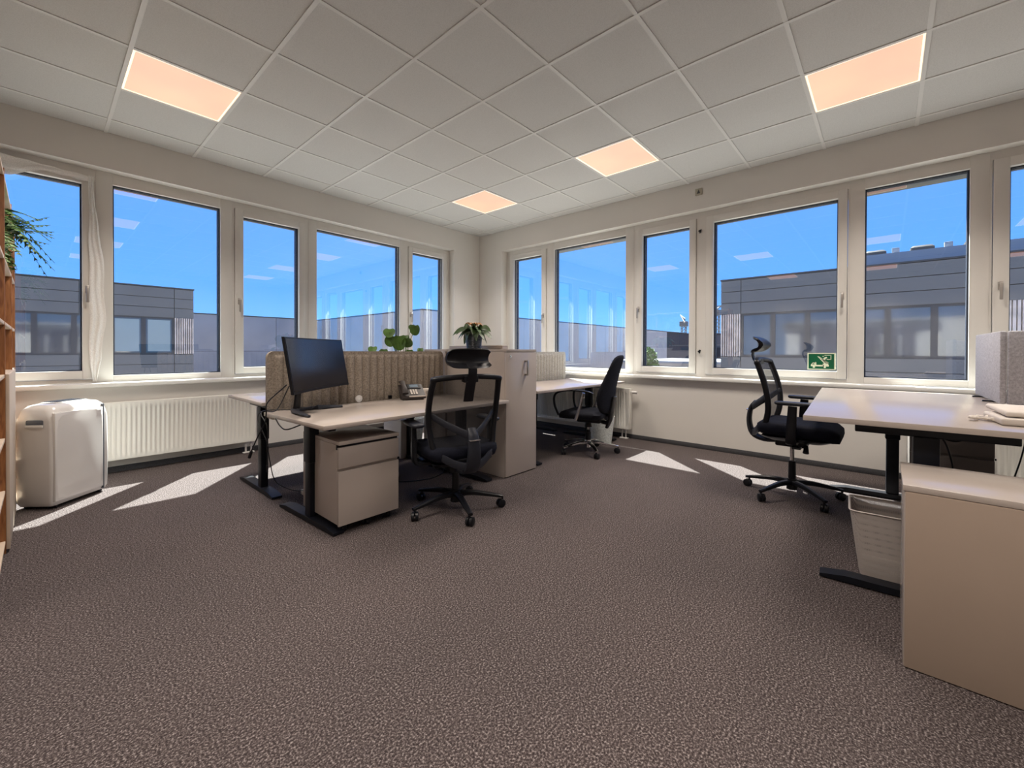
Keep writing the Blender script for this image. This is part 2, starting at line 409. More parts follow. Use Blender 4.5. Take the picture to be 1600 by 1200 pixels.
# ------------------------------------------------------------------ windows
def window_unit(n, axis, b0, b1, g0, g1, sash, seam=None, handle=None, hz=1.62):
    """b0..b1 bay limits, g0..g1 glass limits along the wall; sash: opening casement"""
    wn = struct_root('window_%d' % n)
    def bx(b, a0, a1, d0, d1, z0, z1, bev=0.0):
        if axis == 1: b.box(a0, a1, d0, d1, z0, z1, bev)
        else: b.box(d0, d1, a0, a1, z0, z1, bev)
    def ring(b, a0, a1, z0, z1, i0, i1, j0, j1, d0, d1, bev=0.0):
        bx(b, a0, i0, d0, d1, z0, z1, bev); bx(b, i1, a1, d0, d1, z0, z1, bev)
        bx(b, i0, i1, d0, d1, z0, j0, bev); bx(b, i0, i1, d0, d1, j1, z1, bev)
    gz0, gz1 = (0.905, 2.548) if sash else (0.858, 2.592)
    if sash:
        s0, s1 = g0-0.072, g1+0.072; sz0, sz1 = gz0-0.070, gz1+0.072
        if seam is not None:
            if seam > g1: s1 = seam
            else: s0 = seam
        fb = MB(); ring(fb, b0, b1, Z0, Z1, s0-0.004, s1+0.004, sz0-0.004, sz1+0.004, -0.19, -0.125); fb.build('window_frame', 'frame', wn, smooth=False)
        sb = MB(); ring(sb, s0, s1, sz0, sz1, g0, g1, gz0, gz1, -0.185, -0.108, 0.003); so_ = sb.build('sash', 'frame', wn)
        par = so_
    else:
        fb = MB(); ring(fb, b0, b1, Z0, Z1, g0, g1, gz0, gz1, -0.19, -0.120, 0.002); par = fb.build('window_frame', 'frame', wn)
    ob = MB(); ring(ob, g0-0.02, g1+0.02, gz0-0.02, gz1+0.02, g0+0.009, g1-0.009, gz0+0.006, gz1-0.010, -0.240, -0.191)
    ob.build('outer_frame', 'gasket', wn, smooth=False)
    gb = MB(); ring(gb, g0-0.001, g1+0.001, gz0-0.001, gz1+0.001, g0+0.010, g1-0.010, gz0+0.009, gz1-0.009, -0.162, -0.154)
    gb.build('gasket', 'gasket', par, smooth=False)
    pb = MB()
    a0, a1 = g0+0.004, g1-0.004; z0, z1 = gz0+0.004, gz1-0.004
    if axis == 1: vs = [(a0, -0.187, z0), (a1, -0.187, z0), (a1, -0.187, z1), (a0, -0.187, z1)]
    else: vs = [(-0.187, a0, z0), (-0.187, a1, z0), (-0.187, a1, z1), (-0.187, a0, z1)]
    pb.bm.faces.new([pb.bm.verts.new(v) for v in vs])
    pb.build('pane', 'glass', par, smooth=False)
    if handle is not None:
        hb = MB(); d = -0.108
        bx(hb, handle-0.014, handle+0.014, d, d+0.010, hz-0.035, hz+0.035, 0.004)
        if axis == 1: hb.cyl((handle, d, hz+0.01), (handle, d+0.045, hz+0.01), 0.010); hb.box(handle-0.010, handle+0.010, d+0.034, d+0.050, hz-0.115, hz+0.02, 0.005)
        else: hb.cyl((d, handle, hz+0.01), (d+0.045, handle, hz+0.01), 0.010); hb.box(d+0.034, d+0.050, handle-0.010, handle+0.010, hz-0.115, hz+0.02, 0.005)
        hb.build('window_handle', 'handle', par)
    return wn
window_unit(1, 1, 4.60, 5.37, 4.687, 5.27, True, 4.625, 4.655)
window_unit(2, 1, 3.56, 4.60, 3.661, 4.490, False)
window_unit(3, 1, 2.76, 3.56, 2.870, 3.453, True, 3.532, 3.495)
window_unit(4, 1, 1.36, 2.76, 1.468, 2.658, False)
window_unit(5, 1, 0.553, 1.36, 0.681, 1.260, True, 1.327, 1.295)
window_unit(6, 0, 0.513, 1.35, 0.667, 1.236, True, 1.321, 1.280)
window_unit(7, 0, 1.35, 2.72, 1.462, 2.606, False)
window_unit(8, 0, 2.72, 3.535, 2.833, 3.412, True, 3.486, 2.790)
window_unit(9, 0, 3.535, 4.875, 3.672, 4.786, True, 4.856, 4.822)
window_unit(10, 0, 4.875, 5.745, 4.982, 5.638, False)
window_unit(11, 0, 5.745, 6.60, 5.850, 6.43, True, 5.764, 5.805)
for z in (2.47, 1.09):
    b = MB().box(-0.124, -0.112, 3.522, 3.538, z-0.02, z+0.02, 0.003).cyl((-0.112, 3.53, z), (-0.085, 3.53, z), 0.010).cyl((-0.095, 3.53, z), (-0.090, 3.552, z+0.012), 0.007)
    tag(b.build('window_catch', 'plastic'), ('upper' if z > 2 else 'lower')+' small black catch on the mullion left of the green sign window', 'catch')

# ------------------------------------------------------------------ exterior
structure(MB().box(-160, 60, -160, 60, -3.7, -3.5).build('ground', 'ground', smooth=False))
class Frame2:
    """facade frame: u along the facade, w outwards, z up"""
    def __init__(s, ox, oy, ux, uy):
        s.o = Vector((ox, oy, 0)); s.u = Vector((ux, uy, 0)); s.w = Vector((uy, -ux, 0))
        if s.w.dot(CAM-s.o) < 0: s.w = -s.w
    def mtx(s):
        mm = Matrix.Identity(4)
        for i in range(3): mm[i][0] = s.u[i]; mm[i][1] = s.w[i]; mm[i][3] = s.o[i]
        return mm
def facade(t, fr, length, edges, reflect_bays=(), ztop=4.3, depth=12.0, band=(0.85, 2.75), ribs=0.82, ribs2=0):
    m_ = fr.mtx()
    MB().box(0, length, -depth, -0.15, -3.6, ztop-0.05, mtx=m_).build('building_wall', 'facadeback', t, smooth=False)
    MB().box(-0.02, length, -depth, 0.02, ztop-0.06, ztop, mtx=m_).build('roof_edge', 'extframe', t, smooth=False)
    rows = []
    z = ztop-0.07
    while z-0.5 > band[1]-0.2: rows.append((z-0.5, z)); z -= 0.5
    z = band[0]
    while z-0.5 > -3.5: rows.append((z-0.5, z)); z -= 0.5
    for (z0, z1) in rows:
        for a, c in zip(edges[:-1], edges[1:]):
            MB().box(a+0.012, c-0.012, -0.14, 0.0, z0+0.012, z1-0.012, mtx=m_).build('facade_panel', 'facade', t, smooth=False)
    if ribs:
        k = 9
        for q in range(k):
            u0 = ribs*q/k
            MB().box(u0+0.015, u0+ribs/k-0.02, -0.14, 0.03, band[0]+0.02, band[1]-0.02, mtx=m_).build('slat', 'slat', t, smooth=False)
        u = ribs; nw = 0
        while u+1.2 < length:
            f = MB()
            for a in ((u, u+0.09, band[0], band[1]), (u+1.11, u+1.2, band[0], band[1]), (u+0.09, u+1.11, band[0], band[0]+0.1), (u+0.09, u+1.11, band[1]-0.1, band[1])):
                f.box(a[0], a[1], -0.12, -0.03, a[2], a[3], mtx=m_)
            fo_ = f.build('window', 'extframe', t, smooth=False)
            MB().box(u+0.09, u+1.11, -0.10, -0.08, band[0]+0.1, band[1]-0.1, mtx=m_).build('pane', 'farglass', fo_, smooth=False)
            if nw in reflect_bays: MB().box(u+0.16, u+1.04, -0.075, -0.07, band[0]+0.16, band[1]-0.16, mtx=m_).build('blind', 'blind', fo_, smooth=False)  # pale sheet stands in for a bright reflection on this pane
            nw += 1
            if ribs2 and abs(u+1.2-ribs2) < 0.6:
                for q in range(10):
                    MB().box(ribs2+0.1*q+0.012, ribs2+0.1*q+0.085, -0.14, 0.03, band[0]+0.02, band[1]-0.02, mtx=m_).build('slat', 'slat', t, smooth=False)
                u = ribs2+1.0-1.2
            u += 1.2
tl = thing('office_building', 'dark grey panelled building behind the two leftmost windows', 'building', (0, 0, -3.6))
tl.location = (0, 0, 0)
facade(tl, Frame2(-0.5, -22.4, 1, 0), 13.0, [0, 0.82, 4.25, 7.7, 11.1, 13.0], reflect_bays=(0, 1))
tr_ = thing('office_building', 'dark grey panelled building behind the green sign and the rightmost windows', 'building')
facade(tr_, Frame2(-15.5, -0.46, 0, 1), 17.0, [0, 0.82, 4.25, 7.7, 11.1, 14.5, 17.0], ribs2=8.35)
# set-back roof storey with rooflights on the right building
MB().box(-30, -18.6, 4.2, 16.5, 4.25, 5.20).build('roof_storey', 'roofmetal', tr_, smooth=False)
for y0 in (4.75, 6.2, 7.75, 9.3):
    b = MB()
    b.rrect_loft([(-19.3, y0, 0.42, 0.36, 0.1, 5.202), (-19.3, y0, 0.42, 0.36, 0.1, 5.36), (-19.3, y0, 0.34, 0.30, 0.15, 5.44), (-19.3, y0, 0.15, 0.15, 0.1, 5.47)])
    b.build('rooflight', 'extframe', tr_)
for y0 in (5.4, 6.95):
    MB().box(-19.2, -19.0, y0-0.12, y0+0.12, 5.201, 5.47, 0.02).build('roof_vent', 'roofmetal', tr_)
tc_ = thing('concrete_building', 'long light grey concrete building behind the third and fourth left windows', 'building')
MB().box(-14.4, 4.6, -52, -40.15, -3.6, 4.25).build('building_wall', 'facadeback', tc_, smooth=False)
MB().box(-14.4, 4.6, -40.2, -39.95, 4.24, 4.32).build('roof_edge', 'extframe', tc_, smooth=False)
for k in range(5):
    for (z0, z1) in ((0.95, 4.23), (-3.5, 0.93)):
        MB().box(-14.4+3.8*k+0.02, -14.4+3.8*(k+1)-0.02, -40.15, -40.0, z0, z1).build('concrete_panel', 'concrete', tc_, smooth=False)
tb = thing('hall_building', 'low grey hall with a long flat roof, seen beyond the room corner', 'building')
MB().box(-80, -14.75, -60, -21.65, -3.6, 4.2).build('building_wall', 'facadeback', tb, smooth=False)
MB().box(-80, -14.6, -60, -21.5, 4.2, 4.3).build('roof_edge', 'extframe', tb, smooth=False)
for k in range(12):
    x1 = -14.75-4.0*k
    MB().box(x1-3.97, x1, -21.65, -21.5, -3.5, 4.18).build('concrete_panel', 'concrete', tb, smooth=False)
for k in range(5):
    y1 = -21.65-3.7*k
    MB().box(-14.75, -14.6, y1-3.66, y1, -3.5, 4.18).build('concrete_panel', 'concrete', tb, smooth=False)
tf = thing('warehouse', 'distant flat grey warehouse on the horizon between the hall and the right building', 'building')
MB().box(-110, -84, -40, -2, -3.6, 4.3).build('building_wall', 'facade', tf, smooth=False)
MB().box(-110, -83.8, -40.2, -1.8, 4.3, 4.6).build('roof_edge', 'extframe', tf, smooth=False)
MB().box(-83.9, -83.7, -24, -18, -3.5, 1.8).build('gate', 'facadeback', tf, smooth=False)
tg = thing('shed', 'low pale shed roof in the yard below the crane', 'shed')
MB().box(-52, -36, -16.5, -3.5, -3.5, -0.1).build('shed_wall', 'concrete', tg, smooth=False)
MB().box(-52.3, -35.7, -16.8, -3.2, -0.1, 0.12).build('roof', 'roofmetal', tg, smooth=False)
def crane(x, y, z0, z1, jib, lab, tilt):
    t = thing('tower_crane', lab, 'crane', (x, y, z0))
    b = MB(); n = 14; s = 0.7; h = z1-z0
    for sx in (-s, s):
        for sy in (-s, s): b.cyl((sx, sy, 0), (sx, sy, h), 0.16, n=5)
    for k in range(n):
        za, zb = h*k/n, h*(k+1)/n
        b.cyl((-s, s, za), (s, s, zb), 0.1, n=4); b.cyl((s, -s, za), (s, s, zb), 0.1, n=4)
    b.build('mast', 'crane', t)
    d = Vector(jib)
    MB().box(-1.2, 1.2, -1.2, 1.2, h, h+1.8, 0.1).build('cab', 'crane', t)
    b = MB(); up = Vector((0, 0, h+2)); e1 = up+d+Vector((0, 0, tilt)); e0 = up-d*0.35-Vector((0, 0, tilt*0.3))
    b.cyl(e0, e1, 0.35, 0.2, n=4); b.cyl(e0+Vector((0, 0, 1.4)), e1, 0.2, 0.15, n=4)
    for k in range(9):
        q = k/9; p = e0.lerp(e1, q); b.cyl(p, (e0+Vector((0, 0, 1.4))).lerp(e1, min(1, q+0.06)), 0.1, n=4)
    b.build('jib', 'crane', t)
    return t
crane(-150, -49.7, -3.5, 10.0, (-9, -4.5, 0), 'distant tower crane standing above the flat roofs', 3)
crane(-150, -38.6, -3.5, 13.5, (-8, -0.5, 0), 'distant lattice crane right beside the corner of the panelled building', 2)
def leaf_cloud(b, c, rad, n, size, seed):
    rnd = random.Random(seed)
    for _ in range(n):
        while True:
            p = Vector((rnd.uniform(-1, 1), rnd.uniform(-1, 1), rnd.uniform(-1, 1)))
            if p.length <= 1: break
        p = Vector(c)+Vector((p.x*rad[0], p.y*rad[1], p.z*rad[2]))
        a = Vector((rnd.gauss(0, 1), rnd.gauss(0, 1), rnd.gauss(0, 1))).normalized(); q = a.orthogonal().normalized()
        s_ = size*rnd.uniform(0.6, 1.3)
        b.bm.faces.new([b.bm.verts.new(p+v) for v in (a*s_, q*s_*0.5, -a*s_, -q*s_*0.5)])
t = thing('tree', 'small sunlit green tree at the lower left of the narrow window under the crane', 'tree', (-19.5, -5.62, -3.5))
MB().cyl((0, 0, 0), (0, 0, 2.6), 0.09, 0.05).build('trunk', 'pine', t)
b = MB(); leaf_cloud(b, (0, 0, 3.75), (0.62, 0.62, 1.1), 1500, 0.10, 3); o = b.build('foliage', 'fern', t, smooth=False); o['kind'] = 'stuff'
t = thing('tree', 'distant round tree crown behind the flat roofs at the foot of the crane', 'tree', (-125, -44, -3.5))
MB().cyl((0, 0, 0), (0, 0, 6), 0.5, 0.3).build('trunk', 'pine', t)
b = MB(); leaf_cloud(b, (0, 0, 7.5), (3.6, 3.6, 2.6), 1200, 0.5, 5); o = b.build('foliage', 'fern', t, smooth=False); o['kind'] = 'stuff'

# ------------------------------------------------------------------ radiators
def radiator(axis, a0, a1, label, pipes_at, valve=None):
    """front panel with pressed vertical flutes; local: u along the wall, d from the wall"""
    t = thing('radiator', label, 'radiator')
    z0, z1 = 0.125, 0.63
    P = (lambda u, d, z: Vector((u, d, z))) if axis == 1 else (lambda u, d, z: Vector((d, u, z)))
    def bx(b, u0, u1, d0, d1, zz0, zz1, bev=0.0):
        if axis == 1: b.box(u0, u1, d0, d1, zz0, zz1, bev)
        else: b.box(d0, d1, u0, u1, zz0, zz1, bev)
    b = MB(); pitch = 0.0333; n = int((a1-a0-0.05)/pitch)
    us = [(a0, 0.0)]
    off = (a1-a0-n*pitch)/2
    for k in range(n):
        u = a0+off+k*pitch
        for q, dd in ((0.12, 0), (0.30, 1), (0.70, 1), (0.88, 0)): us.append((u+q*pitch, dd))
    us.append((a1, 0.0))
    front = 0.112; dep = 0.011
    rows = []
    for z, amt in ((z0, 0), (z0+0.035, 0), (z0+0.055, 1), (z1-0.065, 1), (z1-0.045, 0), (z1, 0)):
        rows.append([P(u, front-dep*d*amt, z) for u, d in us])
    rows.insert(0, [P(u, front-0.02, z0-0.004) for u, d in us]); rows.append([P(u, front-0.02, z1+0.004) for u, d in us])
    b.loft(rows, closed_ring=False, cap=False)
    b.build('front_panel', 'rad', t, autosmooth=50)
    b = MB()
    bx(b, a0, a0+0.012, 0.035, 0.108, z0, z1-0.002, 0.003); bx(b, a1-0.012, a1, 0.035, 0.108, z0, z1-0.002, 0.003)
    bx(b, a0+0.012, a1-0.012, 0.035, 0.050, z0+0.01, z1-0.01)
    b.build('radiator_body', 'rad', t)
    b = MB(); k = 0; u = a0+0.02
    while u+0.02 < a1:
        bx(b, u, u+0.014, 0.045, 0.105, z1-0.006, z1-0.001); u += 0.022
    bx(b, a0+0.012, a1-0.012, 0.043, 0.048, z1-0.007, z1); bx(b, a0+0.012, a1-0.012, 0.102, 0.107, z1-0.007, z1)
    b.build('top_grille', 'rad', t, smooth=False)
    for du in (-0.025, 0.025):
        MB().cyl(P(pipes_at+du, 0.07, 0.005), P(pipes_at+du, 0.07, z0+0.01), 0.009, n=10).cyl(P(pipes_at+du, 0.07, 0.07), P(pipes_at+du, 0.07, 0.10), 0.014, n=10).build('pipe', 'ac', t)
    b = MB(); bx(b, pipes_at-0.055, pipes_at+0.055, 0.045, 0.095, 0.0, 0.014, 0.006); b.build('pipe_cover', 'ac', t)
    if valve:
        s = 1 if valve > (a0+a1)/2 else -1
        MB().cyl(P(valve, 0.075, 0.585), P(valve+s*0.03, 0.075, 0.585), 0.012).cyl(P(valve+s*0.02, 0.075, 0.585), P(valve+s*0.085, 0.075, 0.585), 0.019, 0.017).build('thermostat_head', 'ac', t)
    return t
radiator(1, 3.40, 5.00, 'long white panel radiator beside the air conditioner under the left windows', 3.46)
radiator(0, 1.00, 2.78, 'white panel radiator under the right windows behind the chrome-based chair', 2.69, valve=2.78)
radiator(0, 5.60, 7.00, 'white panel radiator under the far right window behind the desk', 5.72)
radiator(1, 1.40, 2.60, 'white panel radiator hidden behind the left desks', 2.5)

# ------------------------------------------------------------------ desks
def slab_top(b, x0, x1, y0, y1, z, th=0.025): return b.box(x0, x1, y0, y1, z-th, z, 0.0025)
def desk(label, cx, cy_, w, d, z, rz, colx=None, foot=0.74, foot_shift=0.0, col_dy=0.0):
    t = thing('desk', label, 'desk', (cx, cy_, 0), rz)
    slab_top(MB(), -w/2, w/2, -d/2, d/2, z).build('desk_top', 'white', t)
    for s in (-1, 1):
        x = s*(w/2-0.11)
        if colx: x = colx[0] if s < 0 else colx[1]
        f0, f1 = foot_shift-foot/2, foot_shift+foot/2
        b = MB()
        b.prism([(f0, 0.006), (f1, 0.006), (f1, 0.020), (f1-0.10, 0.036), (f0+0.10, 0.036), (f0, 0.020)], lambda u, v, q: Vector((x+q, u, v)), -0.035, 0.035)
        for yy in (f0+0.03, f1-0.03): b.cyl((x, yy, 0), (x, yy, 0.012), 0.018)
        b.build('foot', 'black', t)
        yc = foot_shift+col_dy
        MB().box(x-0.026, x+0.026, yc-0.036, yc+0.036, 0.034, z*0.60, 0.006).build('outer_column', 'black', t)
        lg = MB().box(x-0.031, x+0.031, yc-0.042, yc+0.042, z*0.56, z-0.065, 0.006); lg.build('upper_column', 'black', t)
        MB().box(x-0.022, x+0.022, yc-0.24, yc+0.27, z-0.068, z-0.026, 0.004).build('side_arm', 'black', t)
    xa = (colx[0] if colx else -(w/2-0.11)); xb = (colx[1] if colx else (w/2-0.11))
    b = MB().box(xa, xb, foot_shift-0.06, foot_shift-0.03, z-0.065, z-0.027).box(xa, xb, foot_shift+0.03, foot_shift+0.06, z-0.065, z-0.027)
    b.build('crossbeam', 'black', t, smooth=False)
    return t
d1 = desk('white height-adjustable desk with the black monitor and phone on it', 3.115, 2.385, 1.60, 0.82, 0.675, math.radians(2.5), colx=(-0.66, 0.66), foot_shift=-0.055, col_dy=0.028)
d2 = desk('white height-adjustable desk behind the taupe screen, on the window side', 3.09, 1.44, 1.60, 0.80, 0.72, 0, colx=(-0.66, 0.69), col_dy=0.08)
d3 = desk('white desk beyond the tall cabinet, in front of the chrome-based chair', 0.985, 2.31, 1.75, 0.82, 0.718, 0, colx=(-0.70, 0.785))
d4 = desk('white desk in the far corner behind the fluted screen', 0.985, 1.42, 1.70, 0.78, 0.718, 0, colx=(-0.70, 0.74))
a = math.radians(3.2); ca, sa = math.cos(a), math.sin(a)
def rdp(lx, ly):  # local point of the right desk
    return (1.50-0+lx*ca-ly*sa, 5.185+lx*sa+ly*ca)
d5 = desk('white desk at the right with a pale grey felt screen standing on it', rdp(0, 0.035)[0], rdp(0, 0.035)[1], 1.95, 0.87, 0.79, a, colx=(-0.80, 0.86), foot_shift=0.0)
d6 = desk('white desk at the right edge, back to back behind the grey felt screen', rdp(0, 0.91)[0], rdp(0, 0.91)[1], 1.95, 0.80, 0.76, a, colx=(-0.80, 0.86))

# ------------------------------------------------------------------ acoustic screens
def fluted_screen(label, x0, x1, y, z0, z1, pitch, th=0.035, mt='felt'):
    t = thing('desk_screen', label, 'desk screen', ((x0+x1)/2, y, 0))
    w = x1-x0; n = int(round((w-0.08)/pitch)); sub = 8; r = 0.045
    b = MB()
    # body outline with rounded corners, swept flat
    poly = []
    for (cx, cz, a0) in ((w/2-r, z1-r, 0), (-w/2+r, z1-r, PI/2), (-w/2+r, z0+r, PI), (w/2-r, z0+r, 1.5*PI)):
        for k in range(7):
            an = a0+(PI/2)*k/6; poly.append((cx+r*math.cos(an), cz+r*math.sin(an)))
    b.prism(poly, lambda u, v, q: Vector((u, q, v)), -th/2, th/2)
    b.build('screen_core', mt, t)
    for sgn in (-1, 1):
        b = MB(); cols = []
        for k in range(n*sub+1):
            u = -w/2+0.04+(w-0.08)*k/(n*sub); ph = (k % sub)/sub
            cols.append((u, abs(math.sin(PI*ph))**0.7))
        zs = [z0+0.03]+[z0+0.03+0.03*q/3 for q in (1, 2, 3)]+[z1-0.055]+[z1-0.055+0.03*q/3 for q in (1, 2, 3)]
        rows = []
        for iz, z in enumerate(zs):
            if iz <= 3: k_ = math.sin(PI/2*iz/3)
            elif iz == 4: k_ = 1
            else: k_ = math.cos(PI/2*(iz-4)/3)
            rows.append([Vector((u, sgn*(th/2+0.001+0.021*h_*k_), z)) for u, h_ in cols])
        b.loft(rows, closed_ring=False, cap=False); b.build('fluting', mt, t, autosmooth=80)
    return t
fluted_screen('taupe fluted felt screen along the back of the monitor desk', 2.31, 3.875, 1.885, 0.60, 1.085, 0.066)
M['felt2'] = felt('beige_grey_felt', (0.27, 0.26, 0.235), (0.56, 0.54, 0.49))
fluted_screen('shorter beige fluted felt screen right of the tall cabinet', 0.17, 1.84, 1.855, 0.60, 1.080, 0.060, mt='felt2')
# pale grey felt panels on the right desk
t = thing('desk_screen', 'plain pale grey felt screen standing on the right desk, cut by the photo edge', 'desk screen')
p0 = rdp(-0.96, 0.492); p1 = rdp(-0.20, 0.462)
def panel(t, p, q, z0, z1, th, mt, name):
    p = Vector((*p, 0)); q = Vector((*q, 0)); u = (q-p).normalized(); w_ = Vector((-u.y, u.x, 0)); ln = (q-p).length
    mm = Matrix.Identity(4)
    for i in range(3): mm[i][0] = u[i]; mm[i][1] = w_[i]; mm[i][3] = p[i]
    return MB().box(0, ln, -th/2, th/2, z0, z1, 0.008, mtx=mm).build(name, mt, t)
panel(t, p0, p1, 0.798, 1.215, 0.028, 'greyfelt', 'felt_panel')
panel(t, (p1[0]-0.004, p1[1]+0.016), (p1[0]-0.06, p1[1]+0.80), 0.798, 1.215, 0.028, 'greyfelt', 'felt_panel')
for q in (0.25, 0.7):
    c = (p0[0]*(1-q)+p1[0]*q, p0[1]*(1-q)+p1[1]*q)
    MB().box(c[0]-0.012, c[0]+0.012, c[1]-0.05, c[1]+0.04, 0.790, 0.7985, 0.002).build('screen_clamp', 'plastic', t)
# ------------------------------------------------------------------ storage
def cabinet(label, x0, x1, y0, y1, z, front=True, handle_x=None):
    t = thing('tall_cabinet', label, 'cabinet', ((x0+x1)/2, (y0+y1)/2, 0))
    hx, hy = (x1-x0)/2, (y1-y0)/2
    MB().box(-hx, hx, -hy, hy-0.02, 0.0, z-0.024, 0.001).build('cabinet_body', 'white', t)
    MB().box(-hx, hx, -hy, hy, z-0.022, z, 0.0015).build('cabinet_top', 'white', t)
    if front:
        dr = MB().box(-hx, hx, hy-0.019, hy, 0.010, z-0.027, 0.002).build('door', 'white', t)
        hb = MB(); X = handle_x
        for zz in (z-0.225, z-0.105): hb.box(X-0.011, X+0.011, hy, hy+0.03, zz-0.008, zz+0.008, 0.003)
        hb.box(X-0.008, X+0.008, hy+0.024, hy+0.036, z-0.233, z-0.097, 0.003); hb.build('door_handle', 'steel', dr)
        MB().cyl((hx-0.05, hy, z-0.062), (hx-0.05, hy+0.006, z-0.062), 0.011).cyl((hx-0.05, hy+0.006, z-0.062), (hx-0.05, hy+0.010, z-0.062), 0.006).build('lock', 'chrome', dr)
    return t
cabinet('tall white cabinet with a steel handle, between the desks', 1.874, 2.286, 1.935, 2.716, 1.106, handle_x=-0.045)
cabinet('tall white cabinet behind the tall cabinet with the steel handle', 1.874, 2.286, 1.56, 1.925, 1.106, front=False)
t = thing('storage_box', 'low white box lying on the tall cabinet behind the dark plant pot', 'box', (0, 0, 0))
MB().box(1.885, 1.965, 1.58, 2.37, 1.107, 1.140, 0.003).build('box_body', 'white', t)
MB().box(1.880, 1.970, 1.575, 2.375, 1.140, 1.148, 0.003).build('lid', 'whiteedge', t)
def caster(par, x, y, r=0.024, mt='plastic', ang=0.0, z=0.0):
    c, s = math.cos(ang), math.sin(ang); b = MB()
    for k in (-1, 1):
        a_ = Vector((x+k*(-s)*0.005, y+k*c*0.005, z+r)); b_ = Vector((x+k*(-s)*0.024, y+k*c*0.024, z+r))
        b.cyl(a_, a_.lerp(b_, 0.8), r, n=18).cyl(a_.lerp(b_, 0.8), b_, r, r*0.72, n=18)
    b.cyl((x-c*0.012, y-s*0.012, z+r), (x-c*0.012, y-s*0.012, z+2*r+0.014), 0.007, n=8)
    b.box(x-0.010, x+0.010, y-0.010, y+0.010, z+r*1.1, z+2*r+0.002, 0.004)
    return b.build('caster', mt, par)
def pedestal(label, cx, cy_, rz, w=0.405, d=0.60, z=0.555, mt='white'):
    t = thing('drawer_pedestal', label, 'drawer unit', (cx, cy_, 0), rz)
    hw, hd = w/2, d/2
    MB().box(-hw, hw, -hd, hd-0.02, 0.062, z-0.022, 0.001).build('pedestal_body', mt, t)
    MB().box(-hw, hw, -hd, hd+0.004, z-0.021, z, 0.002).build('pedestal_top', mt, t)
    MB().box(-hw, hw, hd-0.035, hd-0.018, z-0.05, z-0.021).build('shadow_gap', 'plastic', t, smooth=False)
    MB().box(-hw, hw, hd-0.019, hd, z-0.160, z-0.036, 0.002).build('drawer', mt, t)
    MB().box(-hw, hw, hd-0.019, hd, 0.055, z-0.178, 0.002).build('drawer', mt, t)
    MB().cyl((-hw-0.001, hd-0.01, z-0.168), (-hw-0.008, hd-0.01, z-0.168), 0.007).build('lock', 'plastic', t)
    for x_, y_ in ((-hw+0.05, hd-0.06), (hw-0.05, hd-0.06), (-hw+0.05, -hd+0.06), (hw-0.05, -hd+0.06), (0, hd-0.05)): caster(t, x_, y_, 0.021, ang=0.8)
    return t
pedestal('white two-drawer pedestal on casters under the monitor desk', 3.567, 2.495, 0.0, d=0.50)
pedestal('dark taupe pedestal under the right desk near the radiator', 0.47, 5.47, -PI/2, z=0.555, mt='taupe')
t = thing('low_cabinet', 'low white cabinet in the right foreground beside the waste basket', 'cabinet')
MB().box(2.535, 2.932, 5.187, 6.02, 0.0, 0.612, 0.0015).build('cabinet_body', 'white', t)
MB().box(2.530, 2.936, 5.183, 6.024, 0.613, 0.634, 0.0015).build('cabinet_top', 'white', t)
MB().box(2.932, 2.940, 5.190, 6.018, 0.004, 0.611, 0.001).build('back_panel', 'tan', t)  # white face tinted browner, its warm lighting is in the colour

# ------------------------------------------------------------------ bins
def wire_basket():
    t = thing('waste_basket', 'square white perforated waste basket beside the low cabinet', 'waste bin', (2.145, 5.145, 0), a)
    def rr(h, r, z): return (0, 0, h, h, r, z)
    lv = [rr(0.105, 0.025, 0.004), rr(0.145, 0.028, 0.325)]
    b = MB(); rings = []
    for q in range(6):
        u = q/5; rings.append((0, 0, 0.108+0.037*u, 0.108+0.037*u, 0.026, 0.02+0.30*u))
    for lvl in rings: pass
    b2 = MB(); rows = []
    for cx, cyy, hx, hy, r, z in rings:
        rg = []
        for qi, (sx, sy) in enumerate(((1, 1), (-1, 1), (-1, -1), (1, -1))):
            for k in range(6):
                an = qi*PI/2+(PI/2)*k/5; rg.append(Vector((sx*(hx-r)+r*math.cos(an), sy*(hy-r)+r*math.sin(an), z)))
        rows.append(rg)
    b2.loft(rows, cap=False); b2.build('basket_wall', 'perf', t)
    MB().rrect_loft([(0, 0, 0.104, 0.104, 0.026, 0.0), (0, 0, 0.109, 0.109, 0.026, 0.03)]).build('basket_base', 'wire', t)
    rim = [(p.x, p.y, p.z) for p in rows[-1]]
    MB().sweep(rim, 0.007, 0.010, side=(0, 0, 1), n=6, closed=True).build('rim', 'wire', t)
wire_basket()
t = thing('paper_box', 'narrow white box on the floor under the desk behind the taupe screen', 'box', (2.47, 1.36, 0), 0.1)
MB().box(-0.07, 0.07, -0.14, 0.14, 0.0, 0.38, 0.01).build('box_body', 'ac', t); MB().box(-0.074, 0.074, -0.144, 0.144, 0.381, 0.395, 0.003).build('box_rim', 'rad', t)
t = thing('waste_bin', 'waste bin with a translucent bag under the desk behind the taupe screen', 'waste bin', (2.26, 1.30, 0))
b = MB(); rings = []
for q in range(8):
    r = 0.10+0.035*q/7; rings.append([Vector((r*math.cos(2*PI*k/40)*(1+0.035*math.sin(k*2.3+q*0.4)), r*math.sin(2*PI*k/40)*(1+0.035*math.sin(k*2.3+q*0.4)), 0.004+0.36*q/7)) for k in range(40)])
b.loft(rings, cap=False); b.build('bin_bag', 'binwhite', t)
MB().cyl((0, 0, 0), (0, 0, 0.30), 0.092, 0.118, 28).build('bin_body', 'rad', t)
t = thing('waste_bin', 'round translucent white waste bin under the desk behind the chrome-based chair', 'waste bin', (0.47, 2.60, 0))
b = MB(); rings = []
